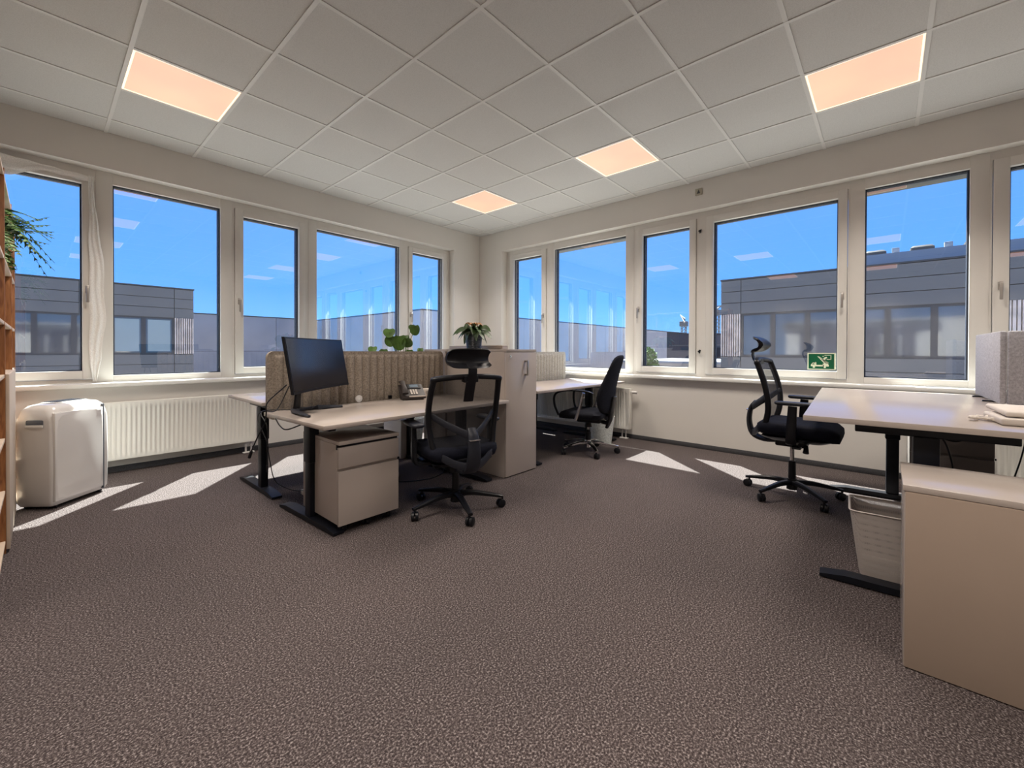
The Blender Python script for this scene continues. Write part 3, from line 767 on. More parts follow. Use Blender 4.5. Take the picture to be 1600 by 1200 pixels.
for q in range(6):
    r = 0.115+0.035*q/5; rings.append([Vector((r*math.cos(2*PI*k/32)*(1+0.015*(k % 2)), r*math.sin(2*PI*k/32)*(1+0.015*(k % 2)), 0.32*q/5)) for k in range(32)])
b.loft(rings, cap=False); b.bm.faces.new([v for v in b.bm.verts][:32]); b.build('bin_wall', 'binwhite', t)
MB().sweep([(0.152*math.cos(2*PI*k/32), 0.152*math.sin(2*PI*k/32), 0.32) for k in range(32)], 0.006, 0.010, side=(0, 0, 1), n=6, closed=True).build('rim', 'ac', t)

# ------------------------------------------------------------------ mobile air conditioner
def aircon():
    ang = math.atan2(-0.71, -0.70)
    t = thing('air_conditioner', 'glossy white mobile air conditioner standing at the radiator on the left', 'air conditioner', (4.815, 0.675, 0), ang)
    # local: +x runs along the wide front face away from the near corner, +y towards the camera-side front
    W, D = 0.215, 0.120
    lv = [(0, 0, W-0.012, D-0.012, 0.02, 0.022), (0, 0, W, D, 0.022, 0.05), (0, 0, W+0.004, D+0.004, 0.024, 0.30), (0, 0, W, D+0.002, 0.026, 0.60),
          (0, 0, W-0.006, D-0.006, 0.05, 0.675), (0, 0, W-0.03, D-0.03, 0.05, 0.705), (0, 0, W-0.07, D-0.06, 0.045, 0.715)]
    MB().rrect_loft(lv, 8).build('housing', 'ac', t, autosmooth=60)
    MB().box(-0.12, 0.12, -0.05, 0.05, 0.7155, 0.722, 0.003).build('air_outlet', 'ac', t)
    b = MB()
    for k in range(7): b.box(-0.10, 0.10, -0.045+k*0.014, -0.040+k*0.014, 0.722, 0.726)
    b.build('louvre', 'greyplast', t, smooth=False)
    # bulged front cover
    b = MB(); rows = []
    for iz in range(13):
        z = 0.055+0.60*iz/12; row = []
        for ix in range(9):
            u = ix/8; x_ = -W+0.012+(2*W-0.075)*u
            bul = 0.012+0.016*math.sin(PI*u)*math.sin(PI*(iz/12))**0.6
            row.append(Vector((x_, -D-bul, z)))
        rows.append(row)
    b.loft(rows, closed_ring=False, cap=False)
    b.build('front_cover', 'ac', t, autosmooth=60)
    b = MB(); b.box(-W+0.008, W-0.062, -D-0.013, -D+0.01, 0.052, 0.658, 0.004); b.build('cover_rim', 'ac', t)
    MB().box(W-0.058, W-0.048, -D-0.010, -D+0.02, 0.03, 0.68, 0.002).build('seam', 'acseam', t)
    # recessed side grip on the face turned to the shelf
    b = MB().box(-W-0.007, -W+0.002, -0.065, 0.04, 0.575, 0.612, 0.008); b.build('side_grip', 'acseam', t)
    b = MB().box(-W-0.011, -W-0.004, -0.07, 0.045, 0.560, 0.580, 0.003); b.build('grip_lip', 'ac', t)
    for x_, y_ in ((-W+0.05, -D+0.04), (W-0.05, -D+0.04), (-W+0.05, D-0.04), (W-0.05, D-0.04)): caster(t, x_, y_, 0.012, z=0.0)
    return t
aircon()

# ------------------------------------------------------------------ office chairs
def star_base(t, off, reach, mt, zc=0.115, cr_=0.028):
    b = MB()
    b.cyl((0, 0, 0.055), (0, 0, 0.135), 0.036, 0.032, 20)
    for k in range(5):
        an = off+2*PI*k/5; c, s = math.cos(an), math.sin(an)
        path = [(c*0.02, s*0.02, 0.108), (c*reach*0.4, s*reach*0.4, 0.108), (c*reach*0.8, s*reach*0.8, 0.088), (c*(reach+0.012), s*(reach+0.012), 0.074)]
        b.sweep(catmull(path, 3), [0.052, 0.042, 0.034, 0.030], [0.040, 0.034, 0.026, 0.020], side=(-s, c, 0), n=8, power=3)
    b.build('star_base', mt, t)
    for k in range(5):
        an = off+2*PI*k/5
        caster(t, math.cos(an)*reach, math.sin(an)*reach, cr_, ang=an+1.0+k*1.3)
def mesh_chair(label, cx, cy_, rz, s, off, armdz=0.17):
    t = thing('office_chair', label, 'chair', (cx, cy_, 0), rz, None)
    # seat (+y is the way the sitter faces)
    b = MB(); yc = 0.05
    b.rrect_loft([(0, yc, 0.19, 0.20, 0.06, s-0.105), (0, yc, 0.235, 0.245, 0.075, s-0.085), (0, yc, 0.247, 0.252, 0.08, s-0.055),
                  (0, yc, 0.245, 0.250, 0.08, s-0.022), (0, yc, 0.225, 0.232, 0.075, s-0.006), (0, yc, 0.17, 0.18, 0.07, s)], 7)
    for v in b.bm.verts:
        q = max(0, (v.co.y-0.12)/0.18); v.co.z -= 0.030*q*q
        v.co.z += 0.014*min(1, abs(v.co.x)/0.24)**2
    b.build('seat', 'seatfab', t, autosmooth=60)
    MB().rrect_loft([(0, yc-0.01, 0.15, 0.16, 0.05, s-0.135), (0, yc-0.01, 0.20, 0.21, 0.06, s-0.112), (0, yc, 0.215, 0.225, 0.06, s-0.100)], 6).build('seat_pan', 'plastic', t)
    b = MB().box(-0.085, 0.085, -0.10, 0.10, s-0.185, s-0.130, 0.012)
    b.cyl((0.08, 0.04, s-0.155), (0.215, 0.06, s-0.155), 0.006, n=8).box(0.195, 0.255, 0.03, 0.085, s-0.165, s-0.150, 0.004)
    b.build('tilt_mechanism', 'plastic', t)
    b = MB().cyl((-0.085, 0.07, s-0.16), (-0.12, 0.07, s-0.16), 0.026, 0.030).cyl((-0.12, 0.07, s-0.16), (-0.135, 0.07, s-0.16), 0.030, 0.022)
    b.cyl((0.10, 0.10, s-0.16), (0.13, 0.10, s-0.205), 0.012, 0.020); b.build('tension_knob', 'plastic', t)
    MB().cyl((0, 0, 0.25), (0, 0, s-0.15), 0.0145, n=16).build('gas_lift', 'chrome', t)
    MB().cyl((0, 0, 0.12), (0, 0, min(0.27, s-0.21)), 0.026, 0.024, 18).build('lift_sleeve', 'plastic', t)
    star_base(t, off, 0.315, 'plastic')
    # backrest frame
    def yb(z):  # lean and lumbar curve, z relative to the seat
        pts = [(-0.10, -0.185), (0.0, -0.165), (0.10, -0.150), (0.18, -0.152), (0.30, -0.178), (0.45, -0.225)]
        for (a0, b0), (a1, b1) in zip(pts[:-1], pts[1:]):
            if z <= a1: u = max(0, (z-a0)/(a1-a0)); return b0+(b1-b0)*u
        return pts[-1][1]
    loop2 = [(-0.235, 0.415), (-0.215, 0.448), (0.0, 0.462), (0.215, 0.448), (0.235, 0.415), (0.245, 0.25), (0.232, 0.10), (0.205, -0.03), (0.165, -0.072), (0.0, -0.085), (-0.165, -0.072), (-0.205, -0.03), (-0.232, 0.10), (-0.245, 0.25)]
    cv = 0.035  # forward wrap of the sides
    def P3(x, z): return Vector((x, yb(z)+cv*(x/0.24)**2, s+z))
    lp = catmull([P3(*q) for q in loop2], 5, True)
    MB().sweep(lp, 0.040, 0.036, side=(0, 1, 0), n=8, closed=True, power=3).build('back_frame', 'plastic', t, autosmooth=60)
    b = MB(); rows = []
    for iz in range(15):
        z = -0.08+0.535*iz/14
        hw = 0.165+(0.235-0.165)*min(1, max(0, (z+0.08)/0.12))
        if z > 0.42: hw = 0.222
        rows.append([P3(-hw+2*hw*k/10, z)+Vector((0, 0.006, 0)) for k in range(11)])
    b.loft(rows, closed_ring=False, cap=False); b.build('back_mesh', 'mesh', t, autosmooth=80)
    # rear support: bow from under the seat up to a Y
    b = MB()
    b.sweep(catmull([(0, -0.06, s-0.150), (0, -0.18, s-0.160), (0, -0.262, s-0.125), (0, -0.290, s-0.03), (0, -0.278, s+0.075), (0, -0.245, s+0.13)], 4),
            [0.11, 0.11, 0.105, 0.092, 0.078, 0.060], [0.032, 0.034, 0.034, 0.032, 0.030, 0.026], side=(1, 0, 0), n=10, power=3)
    for sx in (-1, 1):
        b.sweep(catmull([(sx*0.01, -0.268, s+0.085), (sx*0.08, -0.228, s+0.118), (sx*0.16, -0.168, s+0.165), (sx*0.228, -0.118, s+0.215)], 4), [0.052, 0.045, 0.042, 0.035], 0.020, side=(0, 0, 1), n=8, power=3)
        b.sweep(catmull([(sx*0.03, -0.262, s-0.115), (sx*0.11, -0.225, s-0.09), (sx*0.18, -0.187, s-0.045), (sx*0.212, -0.125, s+0.0)], 4), [0.055, 0.05, 0.045, 0.035], 0.020, side=(0, 0, 1), n=8, power=3)
    b.build('back_support', 'greyplast', t, autosmooth=60)
    MB().box(-0.038, 0.038, -0.305, -0.280, s+0.058, s+0.066, 0.002).build('support_trim', 'chrome', t)
    # headrest
    b = MB().sweep(catmull([(0, yb(0.30)-0.022, s+0.30), (0, yb(0.42)-0.024, s+0.42), (0, -0.264, s+0.475), (0, -0.266, s+0.515), (0, -0.245, s+0.545)], 4), [0.070, 0.070, 0.062, 0.062, 0.085], [0.014, 0.018, 0.016, 0.014, 0.014], side=(1, 0, 0), n=8, power=3)
    b.box(-0.05, 0.05, yb(0.44)-0.03, yb(0.44)+0.02, s+0.425, s+0.468, 0.006)
    b.build('headrest_stem', 'plastic', t)
    rings = []
    for k in range(17):
        u = -1+2*k/16; x_ = 0.148*u; taper = (1-0.08*abs(u)**3-0.22*abs(u)**12)
        y0 = -0.236+0.028*u*u
        prof = [(-0.030, 0.522), (0.010, 0.527), (0.036, 0.545), (0.050, 0.575), (0.046, 0.605), (0.024, 0.634), (-0.012, 0.650), (-0.016, 0.645), (0.006, 0.622), (0.018, 0.598), (0.020, 0.572), (0.010, 0.550), (-0.012, 0.538)]
        rings.append([Vector((x_, y0-0.01+py, s+0.578+(pz-0.585)*taper)) for py, pz in prof])
    MB().loft(rings).build('headrest', 'plastic', t, autosmooth=60)
    # armrests
    for sx in (-1, 1):
        b = MB()
        b.sweep(catmull([(sx*0.16, 0.03, s-0.125), (sx*0.25, 0.03, s-0.125), (sx*0.285, 0.03, s-0.09), (sx*0.285, 0.035, s+0.03), (sx*0.285, 0.04, s+armdz-0.03)], 4), [0.07, 0.07, 0.065, 0.06, 0.055], 0.030, side=(0, 1, 0), n=8, power=3.5)
        ar = b.build('armrest', 'plastic', t, autosmooth=60)
        b = MB().rrect_loft([(sx*0.28, 0.055, 0.036, 0.115, 0.03, s+armdz-0.024), (sx*0.28, 0.055, 0.043, 0.125, 0.035, s+armdz-0.016), (sx*0.28, 0.055, 0.043, 0.125, 0.035, s+armdz-0.006), (sx*0.28, 0.055, 0.036, 0.118, 0.03, s+armdz)], 6)
        b.build('arm_pad', 'greyplast', ar, autosmooth=60)
    return t
mesh_chair('black mesh chair with headrest in front of the monitor desk, seen from behind', 3.02, 2.915, PI-math.radians(17), 0.465, math.radians(-6)-PI+math.radians(17), 0.15)
mesh_chair('black mesh chair with headrest seen from the side by the green sign window', 1.15, 4.61, 0.0, 0.57, math.radians(-28))

def task_chair(label, cx, cy_, rz, s, off):
    t = thing('task_chair', label, 'chair', (cx, cy_, 0), rz)
    b = MB()
    b.rrect_loft([(0, 0.03, 0.18, 0.18, 0.06, s-0.09), (0, 0.03, 0.235, 0.235, 0.08, s-0.07), (0, 0.03, 0.245, 0.24, 0.08, s-0.03), (0, 0.03, 0.22, 0.22, 0.08, s-0.006), (0, 0.03, 0.16, 0.17, 0.07, s)], 7)
    for v in b.bm.verts:
        q = max(0, (v.co.y-0.1)/0.17); v.co.z -= 0.022*q*q
    b.build('seat', 'blackfab', t, autosmooth=60)
    b = MB().box(-0.09, 0.09, -0.16, 0.10, s-0.135, s-0.088, 0.012).cyl((0, 0, s-0.19), (0, 0, s-0.13), 0.040, 0.028)
    b.cyl((0.08, 0.05, s-0.11), (0.24, 0.05, s-0.12), 0.007, n=8); b.build('tilt_mechanism', 'plastic', t)
    MB().cyl((0, 0, 0.20), (0, 0, s-0.13), 0.014).build('gas_lift', 'steel', t)
    MB().cyl((0, 0, 0.11), (0, 0, 0.215), 0.030, n=20).cyl((0, 0, 0.215), (0, 0, 0.245), 0.022, 0.02).build('lift_sleeve', 'plastic', t)
    star_base(t, off, 0.305, 'chrome')
    # upholstered back, lofted from bottom to top
    sec = [(-0.02, 0.13, 0.020, -0.215), (0.01, 0.175, 0.034, -0.220), (0.07, 0.205, 0.046, -0.222), (0.15, 0.222, 0.052, -0.228), (0.24, 0.215, 0.046, -0.245),
           (0.33, 0.190, 0.038, -0.272), (0.42, 0.172, 0.032, -0.302), (0.50, 0.160, 0.028, -0.330), (0.555, 0.138, 0.024, -0.348), (0.580, 0.09, 0.014, -0.356), (0.585, 0.04, 0.006, -0.358)]
    rings = []
    for z, hw, ht, y in sec:
        rg = []
        for k in range(20):
            an = 2*PI*k/20; x_ = hw*math.copysign(abs(math.cos(an))**0.7, math.cos(an)); yy = ht*math.copysign(abs(math.sin(an))**0.8, math.sin(an))
            rg.append(Vector((x_, y+yy+0.05*(x_/0.22)**2, s+z)))
        rings.append(rg)
    MB().loft(rings).build('backrest', 'blackfab', t, autosmooth=70)
    b = MB().sweep(catmull([(0, -0.12, s-0.115), (0, -0.20, s-0.13), (0, -0.235, s-0.10), (0, -0.262, s+0.02), (0, -0.288, s+0.15)], 4), [0.08, 0.09, 0.10, 0.13, 0.12], [0.03, 0.04, 0.05, 0.035, 0.03], side=(1, 0, 0), n=10, power=3)
    b.sweep(catmull([(0, -0.205, s-0.185), (0, -0.235, s-0.10), (0, -0.258, s+0.0)], 3), [0.06, 0.09, 0.09], [0.03, 0.05, 0.04], side=(1, 0, 0), n=8, power=3)
    b.build('back_spine', 'plastic', t)
    MB().cyl((-0.06, -0.215, s-0.075), (0.06, -0.215, s-0.075), 0.020).build('height_knob', 'greyplast', t)
    for sx in (-1, 1):
        b = MB().sweep(catmull([(sx*0.255, 0.24, s-0.045), (sx*0.275, 0.275, s+0.06), (sx*0.285, 0.27, s+0.16), (sx*0.285, 0.20, s+0.205), (sx*0.285, 0.05, s+0.222), (sx*0.285, -0.10, s+0.212), (sx*0.28, -0.15, s+0.19)], 5), 0.032, 0.020, side=(1, 0, 0), n=8, power=2.5)
        ar = b.build('armrest', 'plastic', t, autosmooth=60)
        MB().sweep([(sx*0.262, 0.045, s-0.09), (sx*0.275, 0.0, s+0.03), (sx*0.283, -0.05, s+0.20)], 0.034, 0.012, side=(0, 1, 0), n=6, power=4).build('arm_strut', 'chrome', ar)
    return t
task_chair('black upholstered chair with chrome star base and loop armrests', 0.985, 2.73, PI+math.radians(12), 0.465, math.radians(-24)-PI-math.radians(12))

# ------------------------------------------------------------------ monitor with stand and cables
Lp = Vector((3.975, 2.52, 0)); Rp = Vector((3.385, 2.02, 0)); W_ = (Lp-Rp).length
mc = (Lp+Rp)/2; xdir = (Lp-Rp).normalized(); rz = math.atan2(xdir.y, xdir.x)   # local +x to the image-left end, +y to the viewer
t = thing('monitor', 'wide curved black monitor on a V-shaped stand, turned on the desk', 'monitor', (mc.x, mc.y, 0.6755), rz)
def curved(b, hw, z0, z1, y0, y1, sag=0.028, n=16, tl=0.0):
    rings = []
    for k in range(n+1):
        u = -1+2*k/n; s_ = sag*u*u
        rings.append([Vector((hw*u, y0+s_+tl*(z0-z1), z0)), Vector((hw*u, y1+s_+tl*(z0-z1), z0)), Vector((hw*u, y1+s_, z1)), Vector((hw*u, y0+s_, z1))])
    return b.loft(rings)
zb, zt = 0.155, 0.497
curved(MB(), W_/2, zb, zt, -0.058, -0.040, tl=-0.17).build('monitor_case', 'plastic', t, autosmooth=40)
curved(MB(), W_/2-0.008, zb+0.016, zt-0.008, -0.040, -0.0385, tl=-0.17).build('display', 'screenglass', t, autosmooth=40)
MB().box(-0.13, 0.13, -0.115, -0.060, 0.26, 0.42, 0.015).build('rear_housing', 'plastic', t)
b = MB().sweep([(0, -0.150, 0.012), (0, -0.140, 0.12), (0, -0.110, 0.34)], [0.075, 0.060, 0.055], 0.022, side=(1, 0, 0), n=8, power=4); b.build('stand_neck', 'plastic', t)
b = MB()
for sx in (-1, 1):
    b.sweep(catmull([(0, -0.160, 0.014), (sx*0.07, -0.12, 0.014), (sx*0.18, -0.01, 0.012), (sx*0.24, 0.06, 0.008)], 4), [0.058, 0.046, 0.034, 0.020], [0.026, 0.023, 0.018, 0.012], side=(-0.5, 0.5, 0), n=8, power=3)
b.build('stand_base', 'greyplast', t)
MB().box(-W_/2+0.012, -W_/2+0.030, -0.010, -0.008, zb-0.012, zb+0.014).build('price_tag', 'paper', t, smooth=False)
def cable(label, pts, r=0.0035, mt='plastic', ends=()):
    t = thing('cable', label, 'cable')
    MB().tube(pts, r, 6, 6).build('cord', mt, t, autosmooth=80)
    for p, q, rr_ in ends: MB().cyl(p, q, rr_, n=8).build('plug', 'plastic', t)
    return t
cable('thin black cable hanging from the monitor over the desk end to a dangling plug', [(3.93, 2.40, 0.88), (3.97, 2.20, 0.76), (3.955, 2.13, 0.69), (3.96, 2.12, 0.62), (3.985, 2.06, 0.52), (4.00, 1.99, 0.42)], 0.0042, ends=[((4.00, 1.99, 0.42), (4.005, 1.965, 0.375), 0.010)])
cable('black monitor cable looping on the desk and dangling in front of the desk leg', [(3.90, 2.36, 0.87), (3.90, 2.15, 0.70), (3.935, 2.02, 0.685), (3.96, 2.05, 0.665), (3.955, 2.14, 0.60), (3.95, 2.14, 0.47), (3.95, 2.13, 0.34)], 0.0035, ends=[((3.95, 2.14, 0.47), (3.95, 2.135, 0.43), 0.007), ((3.95, 2.13, 0.34), (3.95, 2.13, 0.30), 0.007)])
cable('black cable running down behind the desk leg to a power strip on the floor', [(3.78, 2.15, 0.69), (3.93, 2.0, 0.682), (3.96, 1.99, 0.62), (3.945, 2.10, 0.50), (3.93, 2.12, 0.36), (3.87, 2.05, 0.20), (3.72, 1.93, 0.08), (3.62, 1.88, 0.04)], 0.003)
cable('short black cable clipped under the near end of the monitor desk', [(3.93, 2.22, 0.655), (3.925, 2.28, 0.615), (3.915, 2.36, 0.60), (3.85, 2.42, 0.63)], 0.004)
tag(MB().box(3.52, 3.62, 1.82, 1.90, 0.0, 0.035, 0.006).build('power_strip', 'ac'), 'small white power strip on the sunlit floor behind the desk leg', 'power strip')
cable('thick black cable bundle coiled on the floor right of the drawer pedestal', [(3.05, 1.55, 0.02), (3.22, 1.75, 0.02), (3.26, 2.0, 0.02), (3.10, 2.12, 0.02), (2.90, 2.02, 0.02), (2.80, 1.75, 0.02), (2.95, 1.45, 0.02)], 0.012)
cable('thin pale cable curved on the floor right of the drawer pedestal', [(3.20, 2.0, 0.03), (3.14, 2.10, 0.012), (3.20, 2.25, 0.012), (3.32, 2.30, 0.012)], 0.006, mt='greyplast')
cable('thin black cable lying on the floor between pedestal and tall cabinet', [(3.05, 1.95, 0.01), (2.95, 2.15, 0.008), (2.75, 2.25, 0.008), (2.55, 2.2, 0.008), (2.45, 2.05, 0.01)], 0.004)
cable('black cable hanging below the right desk from its near column', [(2.25, 5.27, 0.735), (2.22, 5.33, 0.70), (2.20, 5.36, 0.60), (2.19, 5.38, 0.45), (2.15, 5.45, 0.2)], 0.004)
cable('thin dark cable hanging at the right edge in front of the radiator', [(1.95, 5.62, 0.74), (1.94, 5.60, 0.60), (1.93, 5.57, 0.45), (1.92, 5.55, 0.3)], 0.003)
cable('looped black cable under the right desk beam', [(2.30, 5.30, 0.74), (2.30, 5.33, 0.715), (2.30, 5.37, 0.71), (2.30, 5.41, 0.74)], 0.004)

# ------------------------------------------------------------------ phone, cube and small desk items
def phone():
    t = thing('desk_phone', 'black desk telephone with pale keys by the taupe screen', 'telephone', (2.80, 2.09, 0.6755), PI+math.radians(-22)+PI)
    # local: +y towards the user, keypad plane rises to the back
    def TP(x, v, d):   # point on the sloping face: v 0 front .. 1 back
        return Vector((x, 0.085-0.16*v, 0.035+0.085*v+d))
    b = MB()
    prof = [(0.085, 0.012), (0.085, 0.033), (-0.075, 0.120), (-0.085, 0.105), (-0.01, 0.012)]
    b.prism(prof, lambda u, v, q: Vector((q, u, v)), -0.095, 0.105); b.build('phone_body', 'phone', t)
    b = MB().box(-0.08, 0.09, -0.06, 0.08, 0.0, 0.010, 0.003).box(-0.03, 0.05, -0.06, -0.03, 0.008, 0.09, 0.003); b.build('phone_stand', 'phone', t)
    b = MB(); b.sweep(catmull([TP(0.075, 0.02, 0.020), TP(0.075, 0.2, 0.034), TP(0.075, 0.5, 0.040), TP(0.075, 0.85, 0.036), TP(0.075, 1.02, 0.020)], 4), [0.050, 0.046, 0.036, 0.046, 0.050], [0.030, 0.030, 0.022, 0.030, 0.030], side=(1, 0, 0), n=10, power=3)
    b.build('handset', 'phone', t)
    b = MB()
    n = Vector((0, 0.47, 0.88))
    def slab(b, x0, x1, v0, v1, th):
        b.loft([[TP(x0, v0, 0.001), TP(x1, v0, 0.001), TP(x1, v1, 0.001), TP(x0, v1, 0.001)], [TP(x0, v0, th), TP(x1, v0, th), TP(x1, v1, th), TP(x0, v1, th)]])
    slab(b, -0.075, 0.035, 0.60, 0.97, 0.006); b.build('screen_bezel', 'plastic', t, smooth=False)
    b = MB(); slab(b, -0.055, 0.018, 0.68, 0.90, 0.008); b.build('phone_display', 'lcd', t, smooth=False)
    for r_ in range(4):
        for c_ in range(3):
            b = MB(); slab(b, 0.010-c_*0.022, 0.024-c_*0.022, 0.14+r_*0.10, 0.20+r_*0.10, 0.005); b.build('key', 'key', t, smooth=False)
    MB().box(-0.095, 0.045, 0.080, 0.088, 0.026, 0.036, 0.002).build('front_trim', 'key', t)
    return t
phone()
t = thing('small_speaker', 'small cream cube with a round dark centre beside the phone', 'speaker', (2.60, 2.03, 0.6755), math.radians(-20))
MB().box(-0.04, 0.04, -0.03, 0.03, 0.0, 0.075, 0.008).build('cube_body', 'paper', t)
MB().cyl((0, 0.030, 0.04), (0, 0.033, 0.04), 0.020).cyl((0, 0.033, 0.04), (0, 0.036, 0.04), 0.010).build('speaker_cone', 'steel', t)
MB().cyl((-0.04, 0, 0.045), (-0.058, 0, 0.045), 0.014).build('side_dial', 'paper', t)
t = thing('puck', 'small round white disc leaning on the taupe screen by the monitor', 'disc', (3.22, 1.955, 0.6755))
MB().cyl((0, -0.004, 0.028), (0, 0.008, 0.028), 0.028, n=24).build('disc_body', 'ac', t); MB().cyl((0, 0.008, 0.028), (0, 0.010, 0.028), 0.010, n=16).build('disc_centre', 'sill', t)
tag(MB().box(2.905, 2.935, 1.925, 1.945, 0.676, 0.706, 0.004).build('desk_clip', 'plastic'), 'tiny black clip at the foot of the taupe screen left of the phone', 'clip')

# ------------------------------------------------------------------ things on the right desk
t = thing('folded_bag', 'folded white canvas bags with a crumpled cord on the right desk', 'bag')
def rp3(lx, ly, z): x_, y_ = rdp(lx, ly); return Vector((x_, y_, z))
mm = Matrix.Translation((1.50, 5.185, 0)) @ Matrix.Rotation(a, 4, 'Z')
def soft(b, x0, x1, y0, y1, z0, z1, seed, bev=0.010):
    b.box(x0, x1, y0, y1, z0, z1, bev, seg=3)
    rnd = random.Random(seed); 
    for v in b.bm.verts:
        v.co.z += 0.003*math.sin(v.co.y*31+seed)+0.002*math.sin(v.co.x*47); v.co.z = max(v.co.z, 0.7905)
    bmesh.ops.transform(b.bm, matrix=mm, verts=b.bm.verts)
soft(b := MB(), 0.50, 0.80, 0.265, 0.80, 0.792, 0.822, 1); b.build('bag_fabric', 'paper', t)
soft(b := MB(), 0.42, 0.76, 0.285, 0.80, 0.824, 0.846, 4); b.build('bag_fabric', 'paper', t)
b = MB(); pts = []
for k in range(16):
    u = k/15; pts.append(mm @ Vector((0.66+0.05*math.sin(u*17), 0.20+0.07*u+0.02*math.cos(u*23), 0.797+0.010*abs(math.sin(u*11)))))
b.tube(pts, 0.005, 6, 4); b.build('bag_cord', 'paper', t)

# ------------------------------------------------------------------ emergency sign on the window
t = thing('rescue_sign', 'green and cream rescue point sign showing a turntable ladder truck, on the window', 'sign')
X = -0.105
sy0, sy1, sz0, sz1 = 4.555, 4.775, 0.918, 1.080
MB().box(X-0.004, X, sy0, sy1, sz0, sz1).build('sign_border', 'signwhite', t, smooth=False)
MB().box(X-0.002, X+0.0015, sy0+0.010, sy1-0.010, sz0+0.009, sz1-0.009).build('sign_plate', 'green', t, smooth=False)
def S(u, v, d=0.0): return Vector((X+0.0015+d, sy0+(sy1-sy0)*u, sz0+(sz1-sz0)*v))
b = MB()
def poly(pts): b.prism(pts, lambda u, v, q: S(u, v, q), 0.0, 0.001)
poly([(0.13, 0.20), (0.33, 0.20), (0.33, 0.44), (0.29, 0.42), (0.20, 0.42), (0.13, 0.30)])
poly([(0.33, 0.20), (0.60, 0.20), (0.60, 0.29), (0.33, 0.29)])
poly([(0.56, 0.20), (0.77, 0.20), (0.77, 0.30), (0.73, 0.38), (0.56, 0.38)])
poly([(0.28, 0.40), (0.33, 0.40), (0.30, 0.48)])
poly([(0.75, 0.38), (0.78, 0.41), (0.42, 0.80), (0.385, 0.80)])
poly([(0.62, 0.38), (0.66, 0.38), (0.40, 0.80), (0.36, 0.80)])
poly([(0.76, 0.40), (0.72, 0.38), (0.57, 0.57), (0.61, 0.60)])
for k in range(6):
    u = 0.43+k*0.045; v = 0.71-k*0.062; poly([(u, v), (u+0.05, v+0.02), (u+0.05, v+0.035), (u, v+0.015)])
for (u, v) in ((0.24, 0.16), (0.63, 0.16)):
    poly([(u+0.045*math.cos(2*PI*k/12), v+0.055*math.sin(2*PI*k/12)) for k in range(12)])
poly([(0.58, 0.52), (0.63, 0.54), (0.66, 0.66), (0.72, 0.72), (0.69, 0.78), (0.62, 0.74), (0.55, 0.64), (0.53, 0.60)])
poly([(0.56, 0.78+0.0), (0.60, 0.80), (0.58, 0.84), (0.54, 0.82)])
for q in ((0.62, 0.64, 0.83, 0.87), (0.62, 0.86, 0.85, 0.88), (0.83, 0.86, 0.62, 0.88), (0.70, 0.86, 0.61, 0.64)): poly([(q[0], q[2]), (q[1], q[2]), (q[1], q[3]), (q[0], q[3])])
b.build('pictogram', 'signwhite', t, smooth=False)
b = MB(); poly([(0.17, 0.31), (0.26, 0.31), (0.26, 0.37), (0.20, 0.37)]); 
for v in b.bm.verts: v.co.x += 0.0012
b.build('cab_window', 'green', t, smooth=False)

# small sensor on the wall over the windows
t = thing('wall_sensor', 'small square beige sensor on the wall above the right windows', 'sensor')
MB().box(0.0, 0.018, 3.515, 3.59, 2.845, 2.92, 0.005).build('sensor_case', 'sensor', t)
MB().prism([(3.535, 2.862), (3.571, 2.862), (3.553, 2.905)], lambda u, v, q: Vector((q, u, v)), 0.018, 0.021).build('sensor_mark', 'extframe', t, smooth=False)
tag(MB().box(-0.075, -0.04, 5.38, 5.66, 0.8005, 0.808, 0.002).build('metal_strip', 'steel'), 'flat metal strip lying on the right window sill', 'strip')

# ------------------------------------------------------------------ plants
def leaf(b, base, tip, width, droop=0.0, n=6, fold=0.15, twist=0.0):
    """a long blade from base to tip bending down, two-sided surface"""
    base = Vector(base); tip = Vector(tip); d = tip-base; sd = d.cross(Vector((0, 0, 1)))
    if sd.length < 1e-5: sd = Vector((1, 0, 0))
    sd.normalize(); sd = sd*math.cos(twist)+d.normalized().cross(sd)*math.sin(twist); rows = []
    for k in range(n+1):
        u = k/n; p = base+d*u; p.z += droop*4*u*(1-u)
        w_ = width*math.sin(PI*min(1, u*0.93+0.07))**0.8*0.5
        rows.append([p-sd*w_+Vector((0, 0, w_*fold)), p, p+sd*w_+Vector((0, 0, w_*fold))])
    b.loft(rows, closed_ring=False, cap=False)
t = thing('potted_plant', 'potted plant with orange centre in a ribbed dark pot on the tall cabinet', 'plant', (2.125, 2.14, 1.1065))
b = MB(); prof = [(0.055, 0.0), (0.066, 0.004)]
for k in range(9): prof += [(0.070+0.0012*k, 0.008+0.0150*k), (0.0735+0.0012*k, 0.0155+0.0150*k)]
prof += [(0.084, 0.150), (0.078, 0.150), (0.074, 0.10)]
b.lathe(prof, n=28); b.build('pot', 'pot', t, autosmooth=30)
MB().cyl((0, 0, 0.12), (0, 0, 0.138), 0.075, n=20).build('soil', 'soil', t)
rnd = random.Random(4)
for k in range(30):
    an = 2*PI*k/30+rnd.uniform(-0.15, 0.15); lev = k % 3
    L_ = (rnd.uniform(0.17, 0.23), rnd.uniform(0.13, 0.19), rnd.uniform(0.10, 0.14))[lev]
    z1 = (rnd.uniform(0.10, 0.17), rnd.uniform(0.04, 0.10), rnd.uniform(0.15, 0.20))[lev]
    b = MB(); leaf(b, (0.03*math.cos(an), 0.03*math.sin(an), 0.175), (L_*math.cos(an), L_*math.sin(an), z1), 0.075, 0.035, 7, 0.2, rnd.uniform(-0.8, 0.8))
    b.build('leaf', 'leafdark', t, autosmooth=80)
b = MB()
